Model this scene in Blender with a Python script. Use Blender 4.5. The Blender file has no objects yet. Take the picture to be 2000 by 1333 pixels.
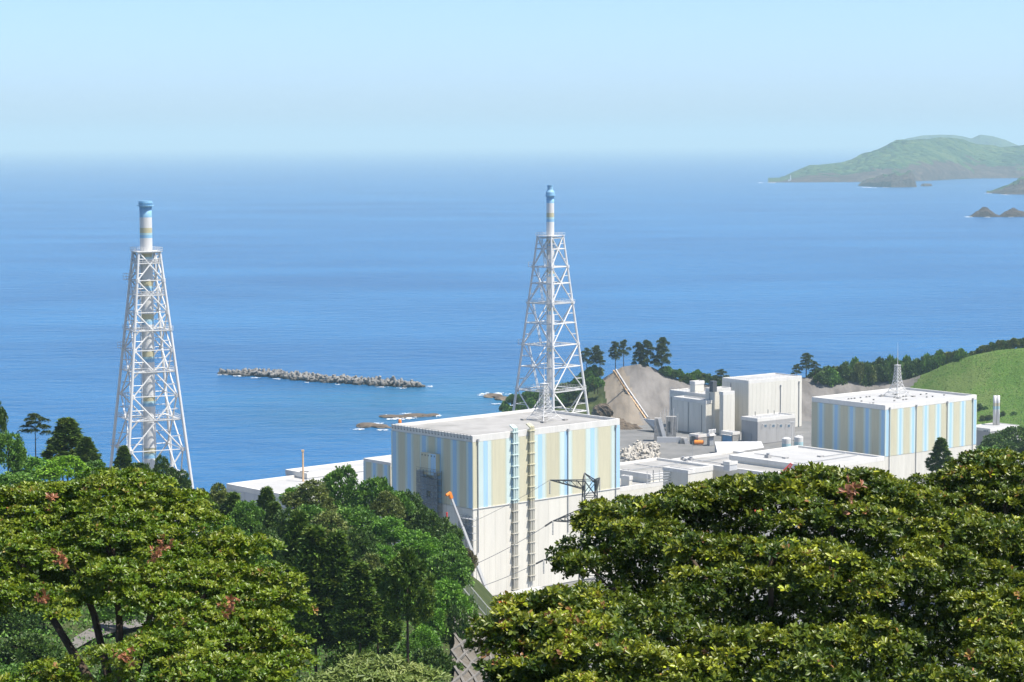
import bpy, math, random
import numpy as np
from mathutils import Vector, Matrix

# ------------------------------------------------------------------ camera, sky, sun, exposure
scene = bpy.context.scene
COL = scene.collection
random.seed(7)
F_PX, CX, CY = 4400.0, 1000.0, 666.5          # focal length and centre of the 2000 x 1333 frame
CAM_H = 150.0
PITCH = math.atan((CY - 279.0) / F_PX)        # downwards
ROLL = 0.0035
cam_d = bpy.data.cameras.new('camera')
cam_d.sensor_width = 36.0
cam_d.lens = 36.0 * F_PX / 2000.0
cam_d.clip_start = 1.0
cam_d.clip_end = 300000.0
cam = bpy.data.objects.new('camera', cam_d)
COL.objects.link(cam)
cam_m = Matrix.Translation((0, 0, CAM_H)) @ Matrix.Rotation(math.pi / 2 - PITCH, 4, 'X') @ Matrix.Rotation(-ROLL, 4, 'Z')
cam.matrix_world = cam_m
scene.camera = cam

SUN_AZ, SUN_EL = math.radians(110), math.radians(62)     # azimuth clockwise from +Y
world = bpy.data.worlds.new('World')
scene.world = world
world.use_nodes = True
wn = world.node_tree.nodes
wl = world.node_tree.links
sky = wn.new('ShaderNodeTexSky')
sky.sky_type = 'NISHITA'
sky.sun_disc = False
sky.sun_elevation = SUN_EL
sky.sun_rotation = SUN_AZ
sky.altitude = 2000.0
sky.air_density = 0.7
sky.dust_density = 6.0
sky.ozone_density = 5.5
bg = wn['Background']
bg.inputs['Strength'].default_value = 0.115
wl.new(sky.outputs['Color'], bg.inputs['Color'])
sun_d = bpy.data.lights.new('sun', 'SUN')
sun_d.energy = 3.6
sun_d.angle = math.radians(0.53)
sun_d.color = (1.0, 0.95, 0.87)
sun = bpy.data.objects.new('sun', sun_d)
COL.objects.link(sun)
SUNV = Vector((math.sin(SUN_AZ) * math.cos(SUN_EL), math.cos(SUN_AZ) * math.cos(SUN_EL), math.sin(SUN_EL)))
sun.rotation_euler = SUNV.to_track_quat('Z', 'Y').to_euler()
scene.view_settings.view_transform = 'Standard'
scene.view_settings.look = 'None'
scene.view_settings.exposure = 1.13
scene.view_settings.gamma = 1.0
scene.view_settings.use_curve_mapping = False
scene.render.engine = 'CYCLES'
cy = scene.cycles
cy.max_bounces = 5
cy.diffuse_bounces = 3
cy.glossy_bounces = 2
cy.transmission_bounces = 3
cy.transparent_max_bounces = 8
cy.volume_bounces = 0
cy.use_denoising = True
cy.use_adaptive_sampling = True
cy.adaptive_threshold = 0.015
cy.sample_clamp_indirect = 6.0
cy.caustics_reflective = False
cy.caustics_refractive = False

# ------------------------------------------------------------------ helpers
R3 = cam_m.to_3x3()
C0 = Vector((0, 0, CAM_H))
def ray(px, py):
    return R3 @ Vector(((px - CX) / F_PX, -(py - CY) / F_PX, -1.0))
def at_d(px, py, d):                     # point seen at a pixel, d metres north of the viewpoint
    r = ray(px, py)
    return C0 + r * (d / r.y)
def at_z(px, py, z):                     # point seen at a pixel at elevation z
    r = ray(px, py)
    return C0 + r * ((z - CAM_H) / r.z)

def material(name):
    m = bpy.data.materials.new(name)
    m.use_nodes = True
    nt = m.node_tree
    return m, nt, nt.nodes['Principled BSDF']
def rgb(*c):
    return (c[0], c[1], c[2], 1.0)
def srgb(r, g, b):
    f = lambda u: (u / 255) / 12.92 if u / 255 <= 0.04045 else ((u / 255 + 0.055) / 1.055) ** 2.4
    return (f(r), f(g), f(b))
def ramp(nt, fac, stops):
    n = nt.nodes.new('ShaderNodeValToRGB')
    e = n.color_ramp.elements
    while len(e) < len(stops):
        e.new(0.5)
    for i, (p, c) in enumerate(stops):
        e[i].position = p
        e[i].color = rgb(*c)
    nt.links.new(fac, n.inputs['Fac'])
    return n.outputs['Color']
def noise(nt, scale, detail=4, rough=0.55, vec=None, stretch=None):
    tc = nt.nodes.new('ShaderNodeTexCoord')
    v = tc.outputs['Object'] if vec is None else vec
    if stretch:
        mp = nt.nodes.new('ShaderNodeMapping')
        mp.inputs['Scale'].default_value = stretch
        nt.links.new(v, mp.inputs['Vector'])
        v = mp.outputs['Vector']
    n = nt.nodes.new('ShaderNodeTexNoise')
    n.inputs['Scale'].default_value = scale
    n.inputs['Detail'].default_value = detail
    n.inputs['Roughness'].default_value = rough
    nt.links.new(v, n.inputs['Vector'])
    return n.outputs['Fac']
def paint(name, col, rough=0.6, vary=0.12, scale=0.4, stretch=(1, 1, 0.15), bump=0.0, spec=0.3):
    """painted or plain surface with weather streaks of its own colour"""
    m, nt, b = material(name)
    f = noise(nt, scale, 5, 0.6, stretch=stretch)
    lo = tuple(c * (1 - vary) for c in col)
    hi = tuple(min(1, c * (1 + vary * 0.5)) for c in col)
    col = ramp(nt, f, [(0.25, lo), (0.7, hi)])
    oi = nt.nodes.new('ShaderNodeObjectInfo')                 # every panel or piece faded a little differently
    mr = nt.nodes.new('ShaderNodeMapRange')
    mr.inputs['To Min'].default_value = 0.94; mr.inputs['To Max'].default_value = 1.04
    nt.links.new(oi.outputs['Random'], mr.inputs['Value'])
    st = noise(nt, 1.6, 6, 0.7, stretch=(1, 1, 0.035))        # rain streaks
    m2 = nt.nodes.new('ShaderNodeMapRange')
    m2.inputs['From Min'].default_value = 0.5; m2.inputs['From Max'].default_value = 0.75
    m2.inputs['To Min'].default_value = 1.0; m2.inputs['To Max'].default_value = 1.0 - vary * 1.6
    nt.links.new(st, m2.inputs['Value'])
    mu = nt.nodes.new('ShaderNodeMath'); mu.operation = 'MULTIPLY'
    nt.links.new(mr.outputs['Result'], mu.inputs[0]); nt.links.new(m2.outputs['Result'], mu.inputs[1])
    hs = nt.nodes.new('ShaderNodeHueSaturation')
    nt.links.new(mu.outputs[0], hs.inputs['Value']); nt.links.new(col, hs.inputs['Color'])
    nt.links.new(hs.outputs['Color'], b.inputs['Base Color'])
    b.inputs['Roughness'].default_value = rough
    b.inputs['Specular IOR Level'].default_value = spec
    if bump:
        bn = nt.nodes.new('ShaderNodeBump')
        bn.inputs['Strength'].default_value = bump
        bn.inputs['Distance'].default_value = 0.3
        nt.links.new(noise(nt, scale * 3, 6, 0.65), bn.inputs['Height'])
        nt.links.new(bn.outputs['Normal'], b.inputs['Normal'])
    return m
def mottled(name, stops, scale, rough=0.9, detail=6, stretch=None, bump=0.5, bscale=None, dist=1.0):
    m, nt, b = material(name)
    nt.links.new(ramp(nt, noise(nt, scale, detail, 0.65, stretch=stretch), stops), b.inputs['Base Color'])
    b.inputs['Roughness'].default_value = rough
    b.inputs['Specular IOR Level'].default_value = 0.115
    bn = nt.nodes.new('ShaderNodeBump')
    bn.inputs['Strength'].default_value = bump
    bn.inputs['Distance'].default_value = dist
    nt.links.new(noise(nt, bscale or scale * 2, 6, 0.7), bn.inputs['Height'])
    nt.links.new(bn.outputs['Normal'], b.inputs['Normal'])
    return m

class MB:
    """collects faces of one mesh"""
    def __init__(s):
        s.v, s.f, s.m = [], [], []
    def add(s, vs, fs, mi=0):
        o = len(s.v)
        s.v += [tuple(p) for p in vs]
        for f in fs:
            s.f.append(tuple(i + o for i in f))
            s.m.append(mi)
    def box(s, x0, x1, y0, y1, z0, z1, mi=0):
        s.add([(x0, y0, z0), (x1, y0, z0), (x1, y1, z0), (x0, y1, z0), (x0, y0, z1), (x1, y0, z1), (x1, y1, z1), (x0, y1, z1)],
              [(0, 3, 2, 1), (4, 5, 6, 7), (0, 1, 5, 4), (1, 2, 6, 5), (2, 3, 7, 6), (3, 0, 4, 7)], mi)
        return s
    def tube(s, p, q, r0, r1=None, n=6, cap=True, mi=0):
        r1 = r0 if r1 is None else r1
        p, q = Vector(p), Vector(q)
        d = (q - p).normalized()
        u = d.cross(Vector((0, 0, 1)) if abs(d.z) < 0.95 else Vector((1, 0, 0))).normalized()
        w = d.cross(u)
        vs = []
        for c, r in ((p, r0), (q, r1)):
            for k in range(n):
                a = 2 * math.pi * (k + 0.5) / n
                vs.append(c + u * (r * math.cos(a)) + w * (r * math.sin(a)))
        fs = [(k, (k + 1) % n, n + (k + 1) % n, n + k) for k in range(n)]
        if cap:
            fs += [tuple(range(n))[::-1], tuple(range(n, 2 * n))]
        s.add(vs, fs, mi)
        return s
    def bar(s, p, q, w, h=None):             # square section
        return s.tube(p, q, w * 0.7071, n=4)
    def path(s, pts, r, n=5, mi=0):
        for a, b in zip(pts[:-1], pts[1:]):
            s.tube(a, b, r, n=n, cap=False, mi=mi)
        return s
    def lathe(s, prof, n=20, c=(0, 0), mi=0, mis=None):
        vs, fs, ms = [], [], []
        for r, z in prof:
            for k in range(n):
                a = 2 * math.pi * k / n
                vs.append((c[0] + r * math.cos(a), c[1] + r * math.sin(a), z))
        o = len(s.v)
        s.v += vs
        for i in range(len(prof) - 1):
            for k in range(n):
                s.f.append((o + i * n + k, o + i * n + (k + 1) % n, o + (i + 1) * n + (k + 1) % n, o + (i + 1) * n + k))
                s.m.append(mis[i] if mis else mi)
        s.f.append(tuple(o + k for k in range(n))[::-1]); s.m.append(mis[0] if mis else mi)
        s.f.append(tuple(o + (len(prof) - 1) * n + k for k in range(n))); s.m.append(mis[-1] if mis else mi)
        return s
    def mesh(s, name, mats, smooth=False):
        me = bpy.data.meshes.new(name)
        me.from_pydata(s.v, [], s.f)
        for m in (mats if isinstance(mats, (list, tuple)) else [mats]):
            me.materials.append(m)
        if any(s.m):
            me.polygons.foreach_set('material_index', s.m)
        if smooth:
            me.polygons.foreach_set('use_smooth', [True] * len(s.f))
        me.update()
        return me
    def build(s, name, mats, parent=None, smooth=False, **k):
        return link(name, s.mesh(name, mats, smooth), parent, **k)

def link(name, me, parent=None, loc=None, rotz=None, scale=None, rot=None):
    o = bpy.data.objects.new(name, me)
    COL.objects.link(o)
    if parent is not None:
        o.parent = parent
    if loc is not None:
        o.location = loc
    if rotz is not None:
        o.rotation_euler = (0, 0, rotz)
    if rot is not None:
        o.rotation_euler = rot
    if scale is not None:
        o.scale = scale
    return o
def tag(o, label, cat, group=None):
    o['label'] = label
    o['category'] = cat
    if group:
        o['group'] = group
    return o
def thing(name, label, cat, loc=(0, 0, 0), rotz=0.0, group=None):
    return tag(link(name, None, None, loc, rotz), label, cat, group)
def structure(o):
    o['kind'] = 'structure'
    return o
def stuff(o, label=None):
    o['kind'] = 'stuff'
    if label:
        o['label'] = label
    return o
def box_part(name, mat, parent, *b):
    return MB().box(*b).build(name, mat, parent)

def fbm(x, y, sc, seed=0, octv=4):
    """cheap smooth value noise, about -1..1"""
    x = np.asarray(x, float) / sc; y = np.asarray(y, float) / sc
    out = np.zeros(np.broadcast(x, y).shape); amp = 1.0; tot = 0
    for k in range(octv):
        xi = np.floor(x); yi = np.floor(y)
        fx = x - xi; fy = y - yi
        fx = fx * fx * (3 - 2 * fx); fy = fy * fy * (3 - 2 * fy)
        def h(a, b):
            t = np.sin(a * 127.1 + b * 311.7 + (seed + k) * 74.7) * 43758.5453
            return (t - np.floor(t)) * 2 - 1
        v = (h(xi, yi) * (1 - fx) + h(xi + 1, yi) * fx) * (1 - fy) + (h(xi, yi + 1) * (1 - fx) + h(xi + 1, yi + 1) * fx) * fy
        out += v * amp; tot += amp; amp *= 0.5; x = x * 2.03 + 3.1; y = y * 2.03 + 1.7
    return out / tot

def grid_mesh(name, X, Y, Z, mats, mi=None, smooth=True):
    ny, nx = Z.shape
    me = bpy.data.meshes.new(name)
    v = np.stack([X, Y, Z], -1).reshape(-1, 3)
    i = np.arange(ny * nx).reshape(ny, nx)
    q = np.stack([i[:-1, :-1], i[:-1, 1:], i[1:, 1:], i[1:, :-1]], -1).reshape(-1, 4)
    me.vertices.add(len(v)); me.vertices.foreach_set('co', v.ravel())
    me.loops.add(q.size); me.loops.foreach_set('vertex_index', q.ravel().astype(np.int32))
    me.polygons.add(len(q))
    me.polygons.foreach_set('loop_start', (np.arange(len(q)) * 4).astype(np.int32))
    for m in (mats if isinstance(mats, (list, tuple)) else [mats]):
        me.materials.append(m)
    if mi is not None:
        me.polygons.foreach_set('material_index', mi.astype(np.int32).ravel())
    me.polygons.foreach_set('use_smooth', [smooth] * len(q))
    me.update(calc_edges=True)
    me.validate()
    return me

# ------------------------------------------------------------------ materials
M = {}
M['white'] = paint('white_wall_paint', (0.66, 0.63, 0.545), 0.7, 0.08, 0.25)
M['parapet'] = paint('parapet_paint', (0.69, 0.665, 0.61), 0.7, 0.09, 0.3)
M['roof'] = mottled('roof_concrete', [(0.3, (0.24, 0.235, 0.215)), (0.5, (0.31, 0.30, 0.28)), (0.7, (0.37, 0.36, 0.34))], 0.12, 0.85, bump=0.05)
M['roof_white'] = mottled('pale_roof_membrane', [(0.3, (0.35, 0.345, 0.33)), (0.7, (0.43, 0.425, 0.41))], 0.1, 0.8, bump=0.03)
M['khaki'] = paint('khaki_cladding', (0.56, 0.525, 0.37), 0.6, 0.07, 0.5)
M['aqua'] = paint('pale_aqua_cladding', (0.55, 0.65, 0.61), 0.6, 0.06, 0.5)
M['blue'] = paint('sky_blue_cladding', (0.37, 0.575, 0.75), 0.6, 0.06, 0.5)
M['sage'] = paint('sage_cladding', (0.54, 0.565, 0.45), 0.6, 0.06, 0.5)
M['stackblue'] = paint('stack_blue_paint', (0.24, 0.44, 0.60), 0.5, 0.08, 0.5)
M['stackkhaki'] = paint('stack_khaki_paint', (0.47, 0.43, 0.27), 0.5, 0.08, 0.5)
M['stackaqua'] = paint('stack_aqua_paint', (0.38, 0.55, 0.57), 0.5, 0.08, 0.5)
M['steel'] = paint('white_steel', (0.62, 0.61, 0.58), 0.45, 0.08, 0.6, spec=0.5)
M['duct'] = paint('cream_duct', (0.50, 0.475, 0.40), 0.5, 0.10, 0.5)
M['grey'] = paint('grey_wall', (0.36, 0.35, 0.335), 0.7, 0.08, 0.4)
M['palegrey'] = paint('pale_grey_cladding', (0.52, 0.52, 0.51), 0.6, 0.06, 0.3)
M['dark'] = paint('dark_metal', (0.09, 0.095, 0.10), 0.5, 0.2, 1.0)
M['pylon'] = paint('galvanised_steel', (0.085, 0.09, 0.095), 0.5, 0.2, 2.0, spec=0.5)
M['rail'] = paint('grey_rail', (0.30, 0.31, 0.32), 0.5, 0.1, 1.0)
M['concrete'] = mottled('weathered_concrete', [(0.3, (0.22, 0.21, 0.195)), (0.55, (0.31, 0.30, 0.28)), (0.8, (0.40, 0.39, 0.36))], 0.35, 0.9, bump=0.15)
M['tetra'] = mottled('tetrapod_concrete', [(0.3, (0.13, 0.122, 0.11)), (0.6, (0.23, 0.22, 0.20)), (0.8, (0.32, 0.305, 0.28))], 0.3, 0.9, bump=0.2)
def wet_foot(m):
    """concrete that the sea keeps wet and weedy near the waterline"""
    nt = m.node_tree; b = nt.nodes['Principled BSDF']
    src = b.inputs['Base Color'].links[0].from_socket
    g = nt.nodes.new('ShaderNodeNewGeometry'); sp = nt.nodes.new('ShaderNodeSeparateXYZ')
    nt.links.new(g.outputs['Position'], sp.inputs[0])
    mr = nt.nodes.new('ShaderNodeMapRange'); mr.inputs['From Min'].default_value = 0.6; mr.inputs['From Max'].default_value = 3.0
    mr.inputs['To Min'].default_value = 0.25; mr.inputs['To Max'].default_value = 1.15
    nt.links.new(sp.outputs['Z'], mr.inputs['Value'])
    hs = nt.nodes.new('ShaderNodeHueSaturation')
    nt.links.new(mr.outputs['Result'], hs.inputs['Value']); nt.links.new(src, hs.inputs['Color']); nt.links.new(hs.outputs['Color'], b.inputs['Base Color'])
wet_foot(M['tetra'])
M['tetra_new'] = mottled('pale_tetrapod_concrete', [(0.3, (0.34, 0.31, 0.26)), (0.7, (0.50, 0.465, 0.40))], 0.3, 0.9, bump=0.15)
M['asphalt'] = mottled('yard_paving', [(0.3, (0.13, 0.13, 0.125)), (0.7, (0.21, 0.205, 0.195))], 0.08, 0.9, bump=0.05)
M['orange'] = paint('orange_paint', (0.85, 0.25, 0.03), 0.4, 0.1, 1.0)
M['red'] = paint('red_paint', (0.65, 0.05, 0.04), 0.4, 0.1, 1.0)
M['rust'] = paint('rusty_pole', (0.62, 0.42, 0.24), 0.6, 0.45, 0.6, (1, 1, 0.4))
M['bluedoor'] = paint('blue_shutter', (0.14, 0.33, 0.55), 0.5, 0.1, 0.5)
M['glass'], _nt, _b = material('window_glass')
_b.inputs['Base Color'].default_value = rgb(0.10, 0.15, 0.20); _b.inputs['Roughness'].default_value = 0.08
M['rubber'] = paint('tyre_rubber', (0.03, 0.03, 0.03), 0.8, 0.1)
M['bark'] = mottled('bark', [(0.3, (0.045, 0.032, 0.022)), (0.7, (0.12, 0.09, 0.065))], 3.0, 0.9, stretch=(1, 1, 0.2), bump=0.5, dist=0.05)
M['rock'] = mottled('dark_shore_rock', [(0.3, (0.05, 0.042, 0.035)), (0.5, (0.14, 0.11, 0.08)), (0.75, (0.28, 0.22, 0.155))], 0.35, 0.95, bump=1.0, dist=2.0)
M['farrock'] = mottled('sea_cliff_rock', [(0.3, (0.03, 0.022, 0.018)), (0.55, (0.08, 0.058, 0.045)), (0.75, (0.17, 0.13, 0.095))], 0.03, 0.95, bump=1.0, dist=14.0)
M['shotcrete'] = mottled('sprayed_concrete_slope', [(0.28, (0.11, 0.102, 0.094)), (0.5, (0.165, 0.153, 0.14)), (0.75, (0.22, 0.205, 0.187))], 0.16, 0.95, stretch=(1, 0.35, 0.3), bump=0.3, bscale=0.8, dist=0.6)
M['tan'] = mottled('sandy_slope', [(0.3, (0.165, 0.14, 0.11)), (0.7, (0.25, 0.215, 0.17))], 0.12, 0.95, stretch=(1, 0.4, 0.4), bump=0.3, dist=0.5)
def grass_material():
    m, nt, b = material('mown_grass')
    big = noise(nt, 0.035, 5, 0.6)
    fine = noise(nt, 0.9, 6, 0.75)
    mx = nt.nodes.new('ShaderNodeMath'); mx.operation = 'MULTIPLY_ADD'
    nt.links.new(fine, mx.inputs[0]); mx.inputs[1].default_value = 0.9
    nt.links.new(big, mx.inputs[2])
    nt.links.new(ramp(nt, mx.outputs[0], [(0.6, (0.040, 0.085, 0.015)), (0.8, (0.066, 0.135, 0.022)), (0.95, (0.09, 0.165, 0.028)), (1.0, (0.12, 0.17, 0.045))]), b.inputs['Base Color'])
    b.inputs['Roughness'].default_value = 0.95; b.inputs['Specular IOR Level'].default_value = 0.1
    bn = nt.nodes.new('ShaderNodeBump'); bn.inputs['Strength'].default_value = 0.9; bn.inputs['Distance'].default_value = 0.8
    nt.links.new(fine, bn.inputs['Height']); nt.links.new(bn.outputs['Normal'], b.inputs['Normal'])
    return m
M['grass'] = grass_material()
M['bank'] = mottled('bank_earth', [(0.3, (0.10, 0.088, 0.068)), (0.7, (0.17, 0.15, 0.12))], 0.6, 0.95, bump=0.5, dist=0.2)
M['soil'] = mottled('forest_floor', [(0.3, (0.03, 0.045, 0.014)), (0.6, (0.06, 0.075, 0.025)), (0.8, (0.11, 0.095, 0.05))], 0.25, 0.95, bump=0.6, dist=0.4)
M['path'] = mottled('stone_path', [(0.3, (0.12, 0.11, 0.095)), (0.7, (0.20, 0.185, 0.165))], 0.8, 0.9, bump=0.3, dist=0.1)
M['foam'], _nt, _b = material('sea_foam')
_b.inputs['Base Color'].default_value = rgb(0.82, 0.85, 0.86); _b.inputs['Roughness'].default_value = 0.8

# woodland seen from kilometres away: crowns too small to tell apart
def wood_material(name, sc, lo, mid, hi, dist):
    m, nt, b = material(name)
    tc = nt.nodes.new('ShaderNodeTexCoord')
    vo = nt.nodes.new('ShaderNodeTexVoronoi')
    vo.inputs['Scale'].default_value = sc
    nt.links.new(tc.outputs['Object'], vo.inputs['Vector'])
    big = noise(nt, sc * 0.12, 5, 0.6)
    mx = nt.nodes.new('ShaderNodeMath'); mx.operation = 'MULTIPLY_ADD'
    sep = nt.nodes.new('ShaderNodeSeparateColor')
    nt.links.new(vo.outputs['Color'], sep.inputs['Color'])
    nt.links.new(sep.outputs['Red'], mx.inputs[0]); mx.inputs[1].default_value = 0.35
    nt.links.new(big, mx.inputs[2])
    nt.links.new(ramp(nt, mx.outputs[0], [(0.45, lo), (0.65, mid), (0.9, hi)]), b.inputs['Base Color'])
    b.inputs['Roughness'].default_value = 0.95
    b.inputs['Specular IOR Level'].default_value = 0.1
    bn = nt.nodes.new('ShaderNodeBump'); bn.invert = True
    bn.inputs['Strength'].default_value = 1.0; bn.inputs['Distance'].default_value = dist
    nt.links.new(vo.outputs['Distance'], bn.inputs['Height'])
    nt.links.new(bn.outputs['Normal'], b.inputs['Normal'])
    return m
M['farwood'] = wood_material('far_woodland', 0.03, (0.016, 0.044, 0.018), (0.040, 0.085, 0.028), (0.085, 0.125, 0.04), 26.0)

# leaves: colour from a per-leaf tint (0 dark old leaf .. 1 young leaf, lowered inside near crowns to paint shade) and a per-leaf shade
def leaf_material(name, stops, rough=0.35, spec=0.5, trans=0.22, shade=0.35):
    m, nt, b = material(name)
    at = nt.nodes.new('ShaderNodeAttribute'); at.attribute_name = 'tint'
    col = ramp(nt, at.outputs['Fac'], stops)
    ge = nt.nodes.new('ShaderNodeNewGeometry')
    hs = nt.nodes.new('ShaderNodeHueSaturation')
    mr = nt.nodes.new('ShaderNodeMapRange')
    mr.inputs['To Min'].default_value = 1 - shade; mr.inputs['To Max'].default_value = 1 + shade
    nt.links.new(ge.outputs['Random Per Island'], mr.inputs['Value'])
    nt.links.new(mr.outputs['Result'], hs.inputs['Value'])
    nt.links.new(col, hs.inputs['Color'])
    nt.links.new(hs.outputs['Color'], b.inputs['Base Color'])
    b.inputs['Roughness'].default_value = rough
    b.inputs['Specular IOR Level'].default_value = spec
    tr = nt.nodes.new('ShaderNodeBsdfTranslucent')
    nt.links.new(hs.outputs['Color'], tr.inputs['Color'])
    mx = nt.nodes.new('ShaderNodeMixShader'); mx.inputs['Fac'].default_value = trans
    out = nt.nodes['Material Output']
    nt.links.new(b.outputs['BSDF'], mx.inputs[1]); nt.links.new(tr.outputs['BSDF'], mx.inputs[2])
    nt.links.new(mx.outputs['Shader'], out.inputs['Surface'])
    return m
M['leaf_near'] = leaf_material('glossy_evergreen_leaf', [(0.0, (0.022, 0.055, 0.007)), (0.35, (0.070, 0.112, 0.010)), (0.6, (0.145, 0.180, 0.014)), (0.75, (0.25, 0.27, 0.018)), (0.84, (0.38, 0.46, 0.03)), (0.9, (0.30, 0.15, 0.05)), (0.97, (0.34, 0.15, 0.08))], 0.38, 0.38, 0.28, 0.38)
M['leaf_left'] = leaf_material('evergreen_leaf', [(0.0, (0.036, 0.088, 0.006)), (0.4, (0.096, 0.168, 0.009)), (0.7, (0.180, 0.235, 0.014)), (0.86, (0.23, 0.26, 0.03)), (0.92, (0.28, 0.18, 0.05)), (0.97, (0.36, 0.15, 0.07))], 0.38, 0.38, 0.28, 0.38)
M['leaf_pale'] = leaf_material('pale_toothed_leaf', [(0.0, (0.10, 0.15, 0.03)), (0.6, (0.20, 0.26, 0.06)), (1.0, (0.34, 0.36, 0.12))], 0.5, 0.4, 0.3, 0.25)
def wood_leaf(name, a, b_, c):
    return leaf_material(name, [(0.0, a), (0.5, b_), (1.0, c)], 0.5, 0.35, 0.22, 0.35)
M['lf_green'] = wood_leaf('green_broadleaf', (0.046, 0.120, 0.014), (0.100, 0.210, 0.024), (0.17, 0.30, 0.04))
M['lf_bright'] = wood_leaf('bright_broadleaf', (0.055, 0.15, 0.012), (0.11, 0.25, 0.020), (0.185, 0.35, 0.035))
M['lf_olive'] = wood_leaf('olive_broadleaf', (0.068, 0.105, 0.020), (0.13, 0.165, 0.032), (0.21, 0.235, 0.055))
M['lf_yellow'] = wood_leaf('yellow_green_broadleaf', (0.11, 0.24, 0.012), (0.19, 0.36, 0.020), (0.28, 0.45, 0.03))
M['lf_dark'] = wood_leaf('dark_broadleaf', (0.030, 0.078, 0.012), (0.066, 0.125, 0.019), (0.12, 0.18, 0.03))
M['lf_brown'] = wood_leaf('grey_brown_foliage', (0.09, 0.095, 0.04), (0.17, 0.15, 0.075), (0.27, 0.225, 0.13))
M['lf_cedar'] = wood_leaf('cedar_needles', (0.045, 0.098, 0.013), (0.095, 0.165, 0.021), (0.19, 0.245, 0.034))
M['lf_pine'] = wood_leaf('pine_needles', (0.030, 0.058, 0.014), (0.066, 0.10, 0.024), (0.12, 0.15, 0.036))
M['lf_lawn'] = wood_leaf('meadow_grass', (0.055, 0.115, 0.018), (0.085, 0.165, 0.026), (0.14, 0.21, 0.045))

# ------------------------------------------------------------------ the sea
def make_sea():
    m, nt, b = material('sea_water')
    tc = nt.nodes.new('ShaderNodeTexCoord')
    pos = tc.outputs['Object']
    swell = noise(nt, 0.06, 4, 0.6, vec=pos, stretch=(0.55, 1, 1))
    chop = noise(nt, 0.22, 6, 0.66, vec=pos, stretch=(0.75, 1, 1))
    patch = noise(nt, 0.0035, 6, 0.62, vec=pos, stretch=(0.45, 1, 1))
    add = nt.nodes.new('ShaderNodeMath'); add.operation = 'MULTIPLY_ADD'
    nt.links.new(swell, add.inputs[0]); add.inputs[1].default_value = 6.0
    nt.links.new(chop, add.inputs[2])
    bp = nt.nodes.new('ShaderNodeBump')
    bp.inputs['Strength'].default_value = 1.0
    bp.inputs['Distance'].default_value = 1.0
    nt.links.new(add.outputs[0], bp.inputs['Height'])
    # water colour: deeper blue offshore, greener over the shallow shelf by the shore
    deep = ramp(nt, patch, [(0.32, (0.004, 0.070, 0.190)), (0.68, (0.016, 0.124, 0.280))])
    geo = nt.nodes.new('ShaderNodeNewGeometry')
    vd = nt.nodes.new('ShaderNodeVectorMath'); vd.operation = 'DISTANCE'
    vd.inputs[1].default_value = (-35, 1290, 0)
    nt.links.new(geo.outputs['Position'], vd.inputs[0])
    mr = nt.nodes.new('ShaderNodeMapRange'); mr.inputs['From Min'].default_value = 40; mr.inputs['From Max'].default_value = 190
    mr.inputs['To Min'].default_value = 0.75; mr.inputs['To Max'].default_value = 0.0
    nt.links.new(vd.outputs['Value'], mr.inputs['Value'])
    sh = noise(nt, 0.02, 4, 0.6, vec=pos)
    ml = nt.nodes.new('ShaderNodeMath'); ml.operation = 'MULTIPLY'
    nt.links.new(mr.outputs['Result'], ml.inputs[0]); nt.links.new(sh, ml.inputs[1])
    mx = nt.nodes.new('ShaderNodeMix'); mx.data_type = 'RGBA'
    nt.links.new(ml.outputs[0], mx.inputs['Factor'])
    nt.links.new(deep, mx.inputs['A']); mx.inputs['B'].default_value = rgb(0.02, 0.13, 0.17)
    nt.links.new(mx.outputs['Result'], b.inputs['Base Color'])
    b.inputs['Roughness'].default_value = 0.26
    b.inputs['IOR'].default_value = 1.33
    b.inputs['Specular IOR Level'].default_value = 0.5
    nt.links.new(bp.outputs['Normal'], b.inputs['Normal'])
    mb = MB()
    rs = [600, 900, 1300, 2000, 3200, 5500, 10000, 20000, 40000, 82000]
    n = 48
    vs, fs = [], []
    for r in rs:
        for k in range(n + 1):
            a = math.radians(20 + 140 * k / n)
            vs.append((r * math.cos(a), r * math.sin(a) , 0.0))
    for i in range(len(rs) - 1):
        for k in range(n):
            o = i * (n + 1) + k
            fs.append((o + 1, o, o + n + 1, o + n + 2))
    mb.add(vs, fs)
    structure(mb.build('sea', m))
make_sea()

# ------------------------------------------------------------------ land: hillside with the viewpoint, plant yard, shore
SD = [-80, 0, 20, 40, 70, 100, 140, 175, 230, 300, 345, 390, 430, 480, 540, 600, 3000]
SZ = [147, 146, 141, 136, 128, 119, 110, 104, 99, 93, 86, 75, 62, 44, 26, 15, 15]
def land_h(x, y):
    x = np.asarray(x, float); y = np.asarray(y, float)
    s = np.interp(y, SD, SZ)
    flank = np.clip((y - 150) / 120, 0, 1)
    right = np.clip(x + 0.026 * y, 0, 200)
    s = s - right * 1.15 * flank
    left = np.clip(-(x + 0.12 * y), 0, 80) * 0.16 * np.clip((y - 100) / 100, 0, 1) * np.clip((420 - y) / 120, 0, 1)
    s = s + left + fbm(x, y, 28, 3) * 1.6 * np.clip((570 - y) / 60, 0, 1)
    s = np.maximum(s, 15.0)
    coast = np.interp(x, [-500, -130, -100, -60, -25, 20, 60, 600], [800, 825, 850, 925, 1000, 1040, 1110, 1110])
    coast = coast + fbm(x, x * 0 + 3, 25, 9) * 8
    k = np.clip((y - coast) / 16, 0, 1)
    return s * (1 - k) + (-6) * k
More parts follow.
